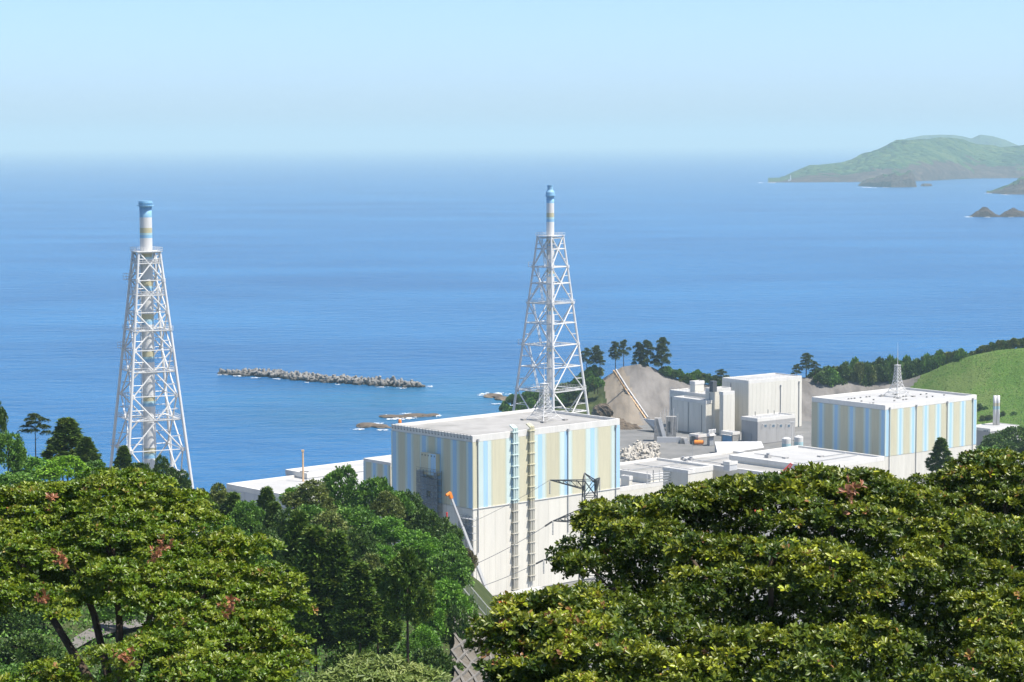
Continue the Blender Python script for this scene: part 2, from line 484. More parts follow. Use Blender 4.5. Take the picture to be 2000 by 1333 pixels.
def make_land():
    xs = np.arange(-460, 470, 5.0); ys = np.arange(-60, 1150, 5.0)
    X, Y = np.meshgrid(xs, ys)
    Z = land_h(X, Y)
    xc = (X[:-1, :-1] + X[1:, 1:]) / 2; yc = (Y[:-1, :-1] + Y[1:, 1:]) / 2; zc = (Z[:-1, :-1] + Z[1:, 1:]) / 2
    mi = np.where(yc < 560, 0, 1)
    mi = np.where((zc > 15.6), 0, mi)
    mi = np.where((yc > 600) & (zc < 14.5), 2, mi)
    me = grid_mesh('terrain', X, Y, Z, [M['soil'], M['asphalt'], M['rock']], mi)
    structure(link('terrain', me))
make_land()

# ridge behind the plant: sprayed slope, then mown green hill
RIDGE = [(960, 832), (985, 800), (1010, 788), (1060, 779), (1120, 765), (1160, 752), (1185, 735), (1215, 717), (1248, 711.5), (1275, 718), (1305, 734), (1345, 747),
         (1400, 753), (1480, 752), (1560, 738), (1640, 734), (1700, 743), (1750, 746), (1775, 741), (1810, 729), (1850, 711), (1900, 694), (1950, 684), (2000, 680), (2120, 676)]
def make_ridge():
    px = np.arange(960, 2110, 2.5)
    py = np.interp(px, [p[0] for p in RIDGE], [p[1] for p in RIDGE])
    ts = np.concatenate([[-1.0, -0.55, -0.25, -0.1], np.linspace(0, 1, 22), [1.15]])
    X = np.zeros((len(ts), len(px))); Y = X.copy(); Z = X.copy()
    for j, (a, b_) in enumerate(zip(px, py)):
        dr = np.interp(a, [960, 1200, 1700, 1900, 2100], [1130, 1135, 1130, 1105, 1090])
        p = at_d(a, b_, dr)
        foot = np.interp(a, [960, 1160, 1230, 1300, 1700, 1850, 2100], [1085, 1078, 1062, 1082, 1085, 1035, 1005])
        for i, t in enumerate(ts):
            if t <= 0:
                y = dr - t * 75
                z = p.z + t * (p.z + 6) * (0.6 if t > -0.3 else 1) if t > -1 else -6
            else:
                y = dr + (foot - dr) * t
                tt = min(t, 1.0)
                s = tt ** 0.92
                z = p.z + (14.5 - p.z) * s - (2.0 if t > 1 else 0)
                if 1180 < a < 1780:                       # narrow berm across the sprayed slope
                    z += 0.5 * math.exp(-((tt - 0.62) / 0.05) ** 2)
            X[i, j] = p.x * (y / dr); Y[i, j] = y; Z[i, j] = z
    w = np.clip(np.minimum(np.abs(ts), 1 - np.abs(ts)) * 4, 0, 1)[:, None]
    Z = Z + fbm(X, Y, 14, 5) * 0.9 * w
    cut = ((px > 1176) & (px < 1790))[None, :] & (ts > 0)[:, None]
    Z = Z + np.where(cut, fbm(X, Y * 0.18, 3.2, 8, 3) * 0.55 - np.abs(fbm(X, Y * 0.25, 7.0, 12, 3)) * 0.9, 0) * w
    pc = np.broadcast_to((px[:-1] + px[1:]) / 2, (len(ts) - 1, len(px) - 1))
    tc = np.broadcast_to(((ts[:-1] + ts[1:]) / 2)[:, None], pc.shape)
    edge = 1176 + tc * 18
    mi = np.where(pc < edge, 0, 1)
    wob = fbm(pc, tc * 60, 12, 2) * 12
    mi = np.where((pc >= edge) & (pc + wob < 1216 + tc * 46) & (tc > 0.0), 2, mi)
    mi = np.where(pc > 1772 + np.clip(0.25 - tc, 0, 1) * 120 - tc * 30, 3, mi)
    mi = np.where((tc < -0.02), 0, mi)
    me = grid_mesh('hill', X, Y, Z, [M['soil'], M['shotcrete'], M['tan'], M['grass']], mi)
    structure(link('hill', me))
make_ridge()

# ------------------------------------------------------------------ headlands and islands across the bay
def headland(name, ridge, base, depth, cliff, seed, rough, cols=150, rows=34, rockline=0.22, sc=200.0):
    px = np.linspace(ridge[0][0], ridge[-1][0], cols)
    py = np.interp(px, [p[0] for p in ridge], [p[1] for p in ridge])
    by = np.interp(px, [p[0] for p in base], [p[1] for p in base])
    ts = np.concatenate([np.linspace(-0.02, 1, rows), [1.25, 1.6, 2.0]])
    X = np.zeros((len(ts), cols)); Y = X.copy(); Z = X.copy()
    for j in range(cols):
        s = at_z(px[j], by[j], 0.0)
        dr = s.y + depth
        top = max(at_d(px[j], py[j], dr).z, 1.0)
        for i, t in enumerate(ts):
            y = s.y + depth * t
            X[i, j] = (px[j] - CX) / F_PX * y
            Y[i, j] = y
            if t <= 1:
                tt = max(t, 0)
                c = min(1.0, tt / 0.06)
                Z[i, j] = top * (cliff * c + (1 - cliff) * (1 - (1 - tt) ** 1.5)) - (5 if t < 0 else 0)
            else:
                Z[i, j] = top * (1 - (t - 1)) - 3 * (t - 1)
    lim = np.clip(Z / 30.0, 0, 1)
    n = fbm(X, Y, sc, seed, 5)
    w = np.clip((1.05 - np.clip(ts, 0, 1.05)) * 6, 0.12, 1)[:, None]
    Z = Z * (1 + rough * n * w) + fbm(X, Y, sc * 0.16, seed + 4, 4) * rough * 20 * lim * w
    t2 = np.broadcast_to(((ts[:-1] + ts[1:]) / 2)[:, None], (len(ts) - 1, cols - 1))
    nn = fbm((X[:-1, :-1]), Y[:-1, :-1], sc * 0.5, seed + 9, 4)
    mi = np.where(t2 + nn * 0.35 < rockline, 0, 1)
    me = grid_mesh(name, X, Y, Z, [M['farrock'], M['farwood']], mi, smooth=False)
    return structure(link(name, me))
headland('headland', [(1500, 357), (1520, 350), (1545, 338), (1580, 323), (1615, 320), (1650, 316), (1700, 297), (1740, 282), (1780, 273), (1835, 268.5), (1870, 275), (1905, 283), (1950, 288), (1990, 284), (2060, 276), (2130, 282)],
         [(1500, 357), (1600, 356.5), (1680, 356), (1800, 354), (1900, 349), (2130, 347)], 900, 0.15, 11, 0.2, 260, 70, 0.2, 160.0)
headland('far_island', [(1715, 292), (1740, 286), (1768, 271), (1800, 265), (1832, 263.5), (1860, 264), (1880, 267), (1895, 271), (1912, 263), (1935, 266), (1960, 273), (1990, 286), (2020, 291)],
         [(1715, 324), (2020, 323)], 1300, 0.1, 23, 0.08, 90, 24, 0.02, 700.0)
headland('cliff_island', [(1676, 361), (1684, 354), (1692, 350), (1705, 349), (1720, 344), (1735, 343), (1748, 339), (1765, 340), (1778, 337), (1784, 345), (1790, 364)],
         [(1676, 364), (1740, 366.5), (1790, 366)], 170, 0.5, 31, 0.3, 120, 40, 0.7, 45.0)
headland('rocky_point', [(1926, 376), (1945, 369), (1965, 362), (1985, 353), (2010, 343), (2080, 335)],
         [(1926, 377.5), (1960, 380), (2080, 381)], 260, 0.35, 41, 0.35, 110, 40, 0.5, 45.0)
headland('sea_stack', [(1894, 423), (1905, 414), (1918, 407), (1926, 406), (1934, 412), (1944, 418), (1952, 421), (1962, 414), (1978, 409), (1992, 412), (2010, 417), (2060, 415)],
         [(1894, 424), (1950, 424.5), (2060, 423)], 70, 0.72, 51, 0.4, 120, 36, 3.0, 12.0)

def rock(name, label, loc, size, seed, mat, flat=1.0, group=None, sub=3):
    import bmesh
    bm = bmesh.new()
    bmesh.ops.create_icosphere(bm, subdivisions=sub, radius=1.0)
    co = np.array([v.co[:] for v in bm.verts])
    n = fbm(co[:, 0] * 3 + seed, co[:, 1] * 3 + co[:, 2] * 2.3, 1.6, seed, 4)
    n2 = fbm(co[:, 0] * 3 - co[:, 2] * 2, co[:, 1] * 3 + co[:, 2] * 3.1 + seed, 0.7, seed + 3, 3)
    k = 1 + 0.35 * n + 0.16 * n2
    for v, s in zip(bm.verts, k):
        v.co = v.co * float(s)
        if v.co.z > 0 and flat < 1:
            v.co.z = min(v.co.z, flat) * 0.5 + v.co.z * 0.5 * flat
    me = bpy.data.meshes.new(name)
    bm.to_mesh(me); bm.free()
    me.materials.append(mat)
    o = link(name, me, None, loc, seed * 0.7 % 6.28, size)
    return tag(o, label, 'rock', group)
for i, (px, py, sx, sy, sz, lab) in enumerate([
        (716, 832, 9, 5, 1.6, 'low brown rock shelf in the sea, nearest the striped annex'),
        (742, 834, 8, 4.5, 1.4, 'brown rock ledge awash beside the reactor building roof corner'),
        (768, 815, 9, 5, 1.3, 'flat wet rock with surf, seaward of the brown shelf'),
        (812, 813, 8, 6, 1.7, 'grey-brown rock with white surf above the reactor roof edge'),
        (842, 812, 6, 4, 1.0, 'small wet rock in surf behind the reactor roof edge'),
        (962, 775, 8, 6, 1.9, 'dark shore rock with breaking surf, left of the lattice tower foot'),
        (985, 781, 7, 5, 2.4, 'dark shore rock touching the bushes behind the lattice tower')]):
    p = at_z(px, py, 0)
    rock('shore_rock', lab, (p.x, p.y, 0.1), (sx, sy, sz), i + 2, M['rock'], 0.7, 'rocks along the shore')
for i, (px, py, d, sx, sy, sz, lab) in enumerate([
        (1188, 834, 1070, 4, 5, 3.6, 'grey cliff rock under the sandy slope, behind the lattice tower'),
        (1203, 840, 1064, 5, 6, 5, 'dark fissured cliff rock beside the striped reactor building'),
        (1226, 850, 1058, 8, 6, 5.5, 'dark cliff rock directly above the pale tetrapod heap'),
        (1252, 860, 1054, 8, 5, 4.5, 'low dark rock at the foot of the sandy slope beside the intake'),
        (1176, 806, 1074, 3, 5, 4, 'grey overhanging rock at the edge of the shrubs')]):
    p = at_d(px, py, d)
    rock('cliff_rock', lab, p, (sx, sy, sz), i + 20, M['rock'], 1.0, 'cliff rocks below the sandy slope', 4)
rock('islet', 'tiny dark rock in the sea right of the flat cliff island', at_z(1810, 364, 0), (22, 12, 9), 77, M['farrock'])

# surf: thin ragged sheets just above the water
def surf(spots, name, label):
    mb = MB()
    rng = random.Random(5)
    for px, py, w, h in spots:                       # half sizes in pixels of the photograph
        c = at_z(px, py, 0)
        sx = w / F_PX * c.y
        sy = h / F_PX * c.y * c.y / CAM_H
        for q in range(28):
            ox, oy = rng.gauss(0, 0.5) * sx, rng.gauss(0, 0.5) * sy
            n = 12
            kk = rng.uniform(.12, .6)
            rs = [kk * rng.uniform(0.35, 1.0) for _ in range(n)]
            vs = [(c.x + ox + 0.62 * sx * rs[k] * math.cos(6.2832 * k / n), c.y + oy + 0.55 * sy * rs[k] * math.sin(6.2832 * k / n), 0.10 + 0.012 * q) for k in range(n)]
            mb.add(vs + [(c.x + ox, c.y + oy, 0.11 + 0.012 * q)], [(k, (k + 1) % n, n) for k in range(n)])
    stuff(mb.build(name, M['foam']), label)
surf([(440, 732, 18, 1.6), (470, 735, 14, 1.5), (500, 739, 10, 1.0), (540, 741, 9, .8), (600, 748, 5, .6), (660, 752, 5, .6), (745, 757, 8, .8), (785, 759, 8, .8), (840, 756, 7, 1.0),
      (700, 839, 12, 1.5), (745, 841, 12, 1.2), (738, 828, 12, 1.4), (770, 819, 16, 2.2), (752, 813, 9, 1.6), (800, 818, 12, 1.6), (795, 809, 10, 1.2), (850, 813, 12, 2),
      (950, 772, 16, 2.4), (975, 770, 18, 2.4), (985, 778, 12, 2.0), (970, 790, 12, 1.0), (1002, 793, 10, 1.2),
      (1487, 357.4, 8, .5), (1510, 357.6, 7, .5), (1690, 366.5, 10, .5), (1705, 367.2, 8, .6), (1730, 366.8, 6, .4), (1890, 424, 8, .9), (1930, 424.8, 5, .5), (1975, 424.4, 5, .5), (1965, 381, 8, .6), (1930, 378, 8, .4)],
     'sea_foam', 'white surf around the rocks and breakwater')

# ------------------------------------------------------------------ haze: one closed box of even air
def make_haze():
    m = bpy.data.materials.new('haze_air')
    m.use_nodes = True
    nt = m.node_tree
    nt.nodes.clear()
    out = nt.nodes.new('ShaderNodeOutputMaterial')
    pv = nt.nodes.new('ShaderNodeVolumePrincipled')
    pv.inputs['Color'].default_value = rgb(0.66, 0.925, 1.0)
    pv.inputs['Density'].default_value = 0.000066
    pv.inputs['Anisotropy'].default_value = 0.0
    nt.links.new(pv.outputs['Volume'], out.inputs['Volume'])
    o = MB().box(-82000, 82000, -600, 83000, -8, 420).build('haze', m)
    stuff(o, 'pale blue sea haze over the bay')
    o.display_type = 'WIRE'
make_haze()

# ------------------------------------------------------------------ buildings of the plant
class Block:
    """a thing whose near corner is the local origin; local x runs along its right-hand face, local y along its left-hand face"""
    def __init__(s, name, label, cat, px, py, ztop, ang, pxl, pxr, z0=15.0, group=None, P=None, L=None, W=None):
        a = math.radians(ang)
        s.P = P if P is not None else at_z(px, py, ztop)
        s.u = Vector((math.cos(a), math.sin(a), 0)); s.v = Vector((-math.sin(a), math.cos(a), 0))
        s.z0 = z0; s.H = ztop - z0
        s.o = thing(name, label, cat, (s.P.x, s.P.y, z0), a, group)
        s.L = L if L else s.right(pxr, py)[0]
        s.W = W if W else s.left(pxl, py)[0]
    def _hit(s, px, py, n, off=0.0):
        r = ray(px, py)
        base = Vector((s.P.x, s.P.y, 0)) + n * off
        t = (base - C0).dot(n) / r.dot(n)
        return C0 + r * t
    def right(s, px, py, off=0.0):           # point on the right-hand face: (local x, local z)
        p = s._hit(px, py, s.v, -off)
        return (p - s.P).dot(s.u), p.z - s.z0
    def left(s, px, py, off=0.0):            # point on the left-hand face: (local y, local z)
        p = s._hit(px, py, s.u, -off)
        return (p - s.P).dot(s.v), p.z - s.z0
    def top(s, px, py, z):                   # point at world height z: local x, y, z
        p = at_z(px, py, z)
        d = p - s.P
        return Vector((d.dot(s.u), d.dot(s.v), z - s.z0))
    def shell(s, wall, roof, parapet, ph=1.0, pw=0.6, zw0=0.0):
        L, W, H = s.L, s.W, s.H
        box_part('wall', wall, s.o, 0.15, L - 0.15, 0.15, W - 0.15, zw0, H - ph)
        box_part('roof_deck', roof, s.o, 0.15, L - 0.15, 0.15, W - 0.15, H - ph + 0.004, H - ph + 0.05)
        for b in ((0, L, 0, pw), (0, L, W - pw, W), (0, pw, pw, W - pw), (L - pw, L, pw, W - pw)):
            box_part('parapet', parapet, s.o, *b, H - ph - 1.0, H)
    def panels(s, face, z0, z1, n, mat, gap=0.035, x0=0.0, x1=None, name='wall_panel', t=0.10):
        """a row of equal cladding panels with open joints"""
        end = x1 if x1 is not None else (s.L if face == 'r' else s.W)
        w = (end - x0) / n
        me = None
        for k in range(n):
            if me is None:
                mb = MB()
                if face == 'r':
                    mb.box(gap / 2, w - gap / 2, -t, 0.146, 0, z1 - z0)
                else:
                    mb.box(-t, 0.146, gap / 2, w - gap / 2, 0, z1 - z0)
                me = mb.mesh(name, mat)
            link(name, me, s.o, (x0 + k * w, 0, z0) if face == 'r' else (0, x0 + k * w, z0))
    def stripes(s, face, z0, z1, cuts, t=0.10, x0=0.0):
        """painted cladding strips: cuts = [(end fraction, colour)]"""
        span = s.L if face == 'r' else s.W
        a = x0
        for e, c in cuts:
            b = e * span
            if b - a < 0.02:
                continue
            g = 0.015
            if face == 'r':
                box_part('cladding_strip', M[c], s.o, a + g, b - g, -t, 0.146, z0, z1)
            else:
                box_part('cladding_strip', M[c], s.o, -t, 0.146, a + g, b - g, z0, z1)
            a = b

def stripe_cuts(period, first, seq):
    """seq = [(share, colour)] repeated from fraction `first` (may be negative) to 1"""
    out, a = [], first
    while a < 1:
        for sh, c in seq:
            a += sh * period
            if a > 0.002:
                out.append((min(a, 1.0), c))
            if a >= 1:
                break
    return out

def drainpipe(B, px, y_top, y_bot, w=0.28):
    x, zt = B.right(px, y_top); _, zb = B.right(px, y_bot)
    mb = MB().tube((x, -0.34, max(zb, 0.2)), (x, -0.34, zt), w * 0.5, n=8).box(x - 0.3, x + 0.3, -0.6, -0.11, zt - 0.9, zt)
    mb.build('drainpipe', M['rail'], B.o)

def roof_mast(label, P, h, needle, spread, rotz):
    """splayed lattice mast carrying a lightning rod"""
    t = thing('lightning_mast', label, 'mast', P, rotz)
    prof = [(0, spread), (h * 0.14, spread * 0.62), (h * 0.38, spread * 0.34), (h * 0.62, spread * 0.235), (h, spread * 0.17)]
    sg = [(1, 1), (-1, 1), (-1, -1), (1, -1)]
    for sx, sy in sg:
        mb = MB()
        for (za, wa), (zb, wb) in zip(prof[:-1], prof[1:]):
            mb.tube((sx * wa, sy * wa, za), (sx * wb, sy * wb, zb), 0.13, n=5)
        lg = mb.build('leg', M['steel'], t)
        MB().box(sx * spread - .7, sx * spread + .7, sy * spread - .7, sy * spread + .7, -0.05, 0.45).build('foot', M['concrete'], lg)
    lev = [prof[0]] + [(h * f, None) for f in (.14, .26, .38, .5, .62, .72, .82, .91, 1.0)]
    zs = [p[0] for p in prof]; ws = [p[1] for p in prof]
    W = lambda z: float(np.interp(z, zs, ws))
    for (za, _), (zb, _) in zip(lev[:-1], lev[1:]):
        wa, wb = W(za), W(zb)
        rg = MB(); br = MB()
        for i in range(4):
            (ax, ay), (bx, by) = sg[i], sg[(i + 1) % 4]
            rg.tube((ax * wb, ay * wb, zb), (bx * wb, by * wb, zb), 0.07, n=4)
            br.tube((ax * wa, ay * wa, za), (bx * wb, by * wb, zb), 0.06, n=4)
            br.tube((bx * wa, by * wa, za), (ax * wb, ay * wb, zb), 0.06, n=4)
        rg.build('ring', M['steel'], t); br.build('bracing', M['steel'], t)
    w = W(h)
    box_part('top_platform', M['steel'], t, -w - .3, w + .3, -w - .3, w + .3, h, h + .12)
    MB().tube((0, 0, h), (0, 0, h + needle * .55), 0.14, 0.10, 6).tube((0, 0, h + needle * .55), (0, 0, h + needle), 0.08, 0.03, 6).build('rod', M['steel'], t)
    return t

# --- striped reactor building in the middle
RB = Block('reactor_building', 'large cube-shaped reactor building striped khaki and blue over white, behind the pylon', 'building', 923, 852, 64.0, 42, 764.5, 1210.5)
B = RB
B.shell(M['white'], M['roof'], M['parapet'], 0.9, 0.55)
zs1 = B.right(923.5, 865)[1]; zs0 = B.right(924.4, 994)[1]
R_SEQ = [(0.46, 'khaki'), (0.05, 'sage'), (0.17, 'aqua'), (0.15, 'blue'), (0.12, 'aqua'), (0.05, 'sage')]
B.stripes('r', zs0, zs1, stripe_cuts(0.1805, -0.055, R_SEQ))
L_SEQ = [(0.37, 'khaki'), (0.09, 'sage'), (0.12, 'aqua'), (0.24, 'blue'), (0.12, 'aqua'), (0.06, 'sage')]
B.stripes('l', zs0, zs1, stripe_cuts(0.187, -0.105, L_SEQ))
B.panels('r', 0.3, zs0 - 0.25, 14, M['white'])
B.panels('l', 0.3, zs0 - 0.25, 9, M['white'])
box_part('ledge', M['parapet'], B.o, -0.3, B.L, -0.3, -0.12, zs0 - 0.24, zs0 - 0.01)
for px, yt, yb in ((932, 858, 1080), (1108, 838, 1040), (1201.5, 830, 1000)):
    drainpipe(B, px, yt, yb)
# pipe bundles climbing the sunlit face
def duct_bundle(B, px, y_top, y_bot, upper):
    x, zt = B.right(px, y_top, 0.8); _, zb = B.right(px, y_bot, 0.8)
    n = 0
    for dx, r in ((-0.55, .33), (0.25, .33), (0.85, .2)):
        mb = MB().tube((x + dx, -0.75, zs0), (x + dx, -0.75, zt), r, n=10)
        mb.tube((x + dx, -0.75, zt), (x + dx, 0.9, zt + 0.9), r, n=10)
        mb.build('pipe', M[upper], B.o, smooth=False)
        MB().tube((x + dx, -0.75, max(zb, .3)), (x + dx, -0.75, zs0 - 0.02), r, n=10).build('pipe', M['duct'], B.o)
    z = zt - 1.0
    while z > zb:
        MB().box(x - 1.25, x + 1.25, -1.2, -0.11, z - .12, z + .12).build('pipe_bracket', M[upper] if z > zs0 else M['duct'], B.o)
        z -= 3.4
duct_bundle(B, 1006.5, 838, 1160, 'aqua')
duct_bundle(B, 1039, 835, 1135, 'khaki')
# guard rail with brackets on the shaded parapet
n = 26
for k in range(n):
    y = B.W * (k + 0.5) / n
    MB().box(-0.35, -0.02, y - .07, y + .07, B.H - 1.1, B.H - 0.9).tube((-0.3, y, B.H - 1.0), (-0.3, y, B.H + 0.25), 0.06, n=4).build('rail_bracket', M['dark'], B.o)
MB().tube((-0.3, 0.2, B.H + 0.25), (-0.3, B.W - .2, B.H + 0.25), 0.07, n=4).build('guard_rail', M['dark'], B.o)
# ventilation housing on the shaded face
ya, za = B.left(853.5, 888, 1.2); yb, zb = B.left(824, 925, 1.2)
hx = MB().box(-1.6, -0.11, ya, yb, zb, za)
o = hx.build('vent_housing', M['khaki'], B.o)
box_part('cladding_strip', M['blue'], o, -1.64, -1.602, ya + 0.1, ya + (yb - ya) * .33, zb, za)
box_part('cladding_strip', M['aqua'], o, -1.64, -1.602, ya + (yb - ya) * .33 + .02, ya + (yb - ya) * .5, zb, za)
for k in range(5):
    y = ya + (yb - ya) * (k + .5) / 5
    box_part('louvre', M['dark'], o, -1.68, -1.645, y - .18, y + .18, za - .9, za - .45)
RP = B.top(1063, 821, 63.2)
mast_w = Matrix.Translation(B.o.location) @ Matrix.Rotation(math.radians(42), 4, 'Z') @ RP
roof_mast('white splayed lattice lightning mast on the middle reactor building roof', mast_w, 11.5, 9, 4.6, math.radians(42))
b0 = Matrix.Translation(B.o.location) @ Matrix.Rotation(math.radians(42), 4, 'Z') @ B.top(781, 824, 63.6)
tag(MB().lathe([(0.1, -0.4), (0.55, -0.4), (0.5, 0.5), (0.2, 0.75)], 10).build('warning_beacon', M['orange'], None, loc=b0), 'small orange beacon on the seaward corner of the reactor roof', 'beacon')

def scaffold(label, B, pl, pr, yt, yb, depth=2.2):
    """tube scaffolding with netting standing off a shaded face"""
    y0, z1 = B.left(pr, yt, depth); y1, z0 = B.left(pl, yb, depth)
    t = thing('scaffolding', label, 'scaffold', B.o.location, B.o.rotation_euler.z)
    nb = max(2, int((y1 - y0) / 1.5)); nl = max(2, int((z1 - z0) / 1.75))
    for i in range(nb + 1):
        y = y0 + (y1 - y0) * i / nb
        for x in (-depth, -0.5):
            MB().tube((x, y, 0), (x, y, z1 + .6), 0.06, n=4).build('upright', M['dark'], t)
    for k in range(nl + 1):
        z = z0 + (z1 - z0) * k / nl
        MB().box(-depth + .1, -0.45, y0, y1, z - .05, z).build('deck_board', M['rail'], t)
        MB().tube((-depth, y0, z + 1), (-depth, y1, z + 1), 0.05, n=4).build('ledger', M['dark'], t)
    for i in range(nb):
        for k in range(nl):
            if random.random() < 0.8:
                ya = y0 + (y1 - y0) * i / nb; yb_ = y0 + (y1 - y0) * (i + 1) / nb
                za = z0 + (z1 - z0) * k / nl; zb_ = z0 + (z1 - z0) * (k + 1) / nl
                MB().box(-depth - .1, -depth - .08, ya + .03, yb_ - .03, za + .05, zb_ - .05).build('netting', M['net'], t)
    return t
m, nt, b = material('scaffold_netting')
b.inputs['Base Color'].default_value = rgb(0.16, 0.19, 0.22); b.inputs['Roughness'].default_value = 0.8; b.inputs['Alpha'].default_value = 0.55
M['net'] = m
scaffold('tall grey netted scaffolding under the vent housing on the shaded wall', B, 814, 854, 925, 1005)
scaffold('small grey netted scaffolding at the near corner of the reactor building', B, 896, 922, 1016, 1052)

# striped annex and turbine hall to the left, seaward
p = at_d(763, 904, 712)
A = Block('striped_annex', 'low annex striped khaki and blue, against the shaded side of the reactor building', 'building', 0, 0, p.z, 42, 0, 0, P=p, L=22, W=12)
A.W = A.left(710, 898)[0]
A.shell(M['white'], M['roof_white'], M['parapet'], 0.6, 0.5)
A.stripes('l', 8, A.H - 1.0, stripe_cuts(0.42, -0.12, L_SEQ))
A.panels('l', 0.3, 7.9, 3, M['white'])

TL = Block('turbine_hall', 'long low white turbine hall with flat roof, seaward of the dark forest', 'building', 0, 0, 30.0, 42, 0, 0, P=at_z(600, 975, 30.0), L=75, W=1)
TL.W = TL.left(442, 941)[0]
TL.shell(M['palegrey'], M['roof_white'], M['parapet'], 0.8, 0.8)
TL.panels('l', 0.2, TL.H - 1.9, 8, M['palegrey'])
TU = Block('turbine_hall_wing', 'raised white seaward wing of the turbine hall, beside the sea', 'building', 0, 0, 31.5, 42, 0, 0, P=at_z(600, 925, 31.5), L=60, W=1)
TU.W = TU.left(557, 913)[0]
TU.shell(M['palegrey'], M['roof_white'], M['parapet'], 0.7, 0.8)
pt = at_d(591.5, 879, 800)
t = thing('flood_light_mast', 'thin rusty white pole rising in front of the turbine hall roof', 'pole', (pt.x, pt.y, 15))
MB().tube((0, 0, 0), (0, 0, pt.z - 15 - .6), 0.45, 0.32, 8).build('pole', M['rust'], t)
MB().box(-.55, .45, -.4, .4, pt.z - 15.6, pt.z - 15).build('head', M['rust'], t)
zc = at_d(591.5, 922, 800).z - 15
MB().tube((-1.2, 0, zc), (2.0, 0, zc), .16, n=5).build('cross_bar', M['dark'], t)

# --- white roofs between the two reactor buildings
T3 = Block('service_building', 'white flat-roofed hall with pale seaward parapet, beside the middle reactor building', 'building', 0, 0, 27, 42, 0, 0, P=at_z(1283, 894, 27) - RB.u * 34 - RB.v * 30, L=34, W=30)
T3.shell(M['white'], M['roof'], M['parapet'], 0.9, 0.8)
T2 = Block('control_building', 'low hall with broad pale grey roof between the reactor buildings', 'building', 0, 0, 26.4, 42, 0, 0, P=at_z(1310, 897, 26.4) - RB.v * 52, L=36, W=52)
T2.shell(M['white'], M['roof'], M['parapet'], 0.9, 0.9)
T1 = Block('turbine_building', 'bright white roofed turbine building, left of the right-hand striped reactor building', 'building', 0, 0, 28.2, 42, 0, 0, P=at_z(1424, 889, 28.2) - RB.v * 44, L=41, W=44)
T1.shell(M['white'], M['roof_white'], M['parapet'], 0.7, 0.9)
T1.panels('r', 0.2, T1.H - 1.8, 12, M['white'])
T4 = Block('roof_penthouse', 'white box on the grey roof with one bright sunlit side', 'building', 1344, 919.5, 31, 42, 1294, 1358, z0=24.0)
T4.shell(M['white'], M['roof_white'], M['parapet'], 0.3, 0.3)
T6 = Block('stair_housing', 'small white stair housing at the edge of the turbine building roof', 'building', 1425, 903, 29.4, 42, 1412, 1441, z0=26.0)
T6.shell(M['palegrey'], M['roof_white'], M['parapet'], 0.25, 0.3)
T5 = Block('white_annex', 'plain white low annex at the foot of the striped reactor building, above the foreground leaves', 'building', 0, 0, 24, 42, 0, 0, P=at_z(1205, 953, 24), L=40, W=16)
T5.shell(M['white'], M['roof'], M['parapet'], 0.7, 0.6)
T5.panels('r', 0.2, T5.H - 1.8, 9, M['white'])
T7 = Block('pump_house', 'small white boxy pump house between the striped reactor building and the pipe yard', 'building', 1229, 931, 27.5, 42, 1212, 1236)
T7.shell(M['white'], M['roof_white'], M['parapet'], 0.4, 0.4)
t = thing('pipe_rack', 'grey pipework on the roof beside the white box', 'pipes', T2.o.location, T2.o.rotation_euler.z)
for k in range(4):
    z = T2.H + 0.6 + 0.7 * k
    a = T2.top(1262 + 4 * k, 945 - 6 * k, 26.4 + k); b_ = T2.top(1328, 936 - 5 * k, 26.4 + k)
    MB().tube(a, b_, 0.16, n=6).build('pipe', M['rail'], t)
for k in range(6):
    a = T2.top(1264 + 12 * k, 944 - k * 1.5, 25.6)
    MB().tube(a, a + Vector((0, 0, 4.5)), 0.14, n=5).build('post', M['dark'] if k % 2 else M['steel'], t)
for i, (px, py, s, lab) in enumerate([(1340, 905, 1.0, 'grey roof fan unit nearest the penthouse on the pale grey roof'), (1334, 899, .8, 'small grey roof fan by the parapet of the pale grey roof'), (1349, 900, .9, 'grey roof vent with dark cap near the thin aerial'), (1500, 894, 1.0, 'low vent box on the bright white roof')]):
    pp = at_z(px, py, 25.6 if i < 3 else 27.6)
    t = thing('roof_vent', lab, 'vent', pp, 0.7)
    box_part('casing', M['grey'], t, -s, s, -s, s, 0, 1.1 * s)
    MB().lathe([(0.55 * s, 1.1 * s + .01), (0.55 * s, 1.5 * s), (0.8 * s, 1.55 * s), (0.8 * s, 1.7 * s)], 10).build('cowl', M['rail'], t)
pp = at_z(1352, 908, 26.0)
tag(MB().tube((0, 0, 0), (0, 0, 9), .09, .04, 5).tube((-.8, 0, 7), (.8, 0, 7), .04, n=4).build('aerial', M['rail'], None, loc=pp), 'thin grey aerial standing on the roof beside the penthouse', 'aerial')
for B_, L_ in ((T1, ((.1, .25, .92, .25), (.3, .55, .3, .95), (.62, .4, .95, .4))), (T2, ((.08, .8, .7, .8), (.2, .55, .2, .9))), (T3, ((.1, .5, .9, .5), (.5, .2, .5, .85)))):
    for a0, b0, a1, b1 in L_:                    # pipe runs and hatches on the flat roofs
        z_ = B_.H - .35
        MB().tube((a0 * B_.L, b0 * B_.W, z_), (a1 * B_.L, b1 * B_.W, z_), .14, n=6).build('roof_pipe', M['rail'], B_.o)
        box_part('roof_hatch', M['grey'], B_.o, a0 * B_.L - 1.1, a0 * B_.L + 1.1, b0 * B_.W + .6, b0 * B_.W + 2.4, B_.H - .9, B_.H - .1)
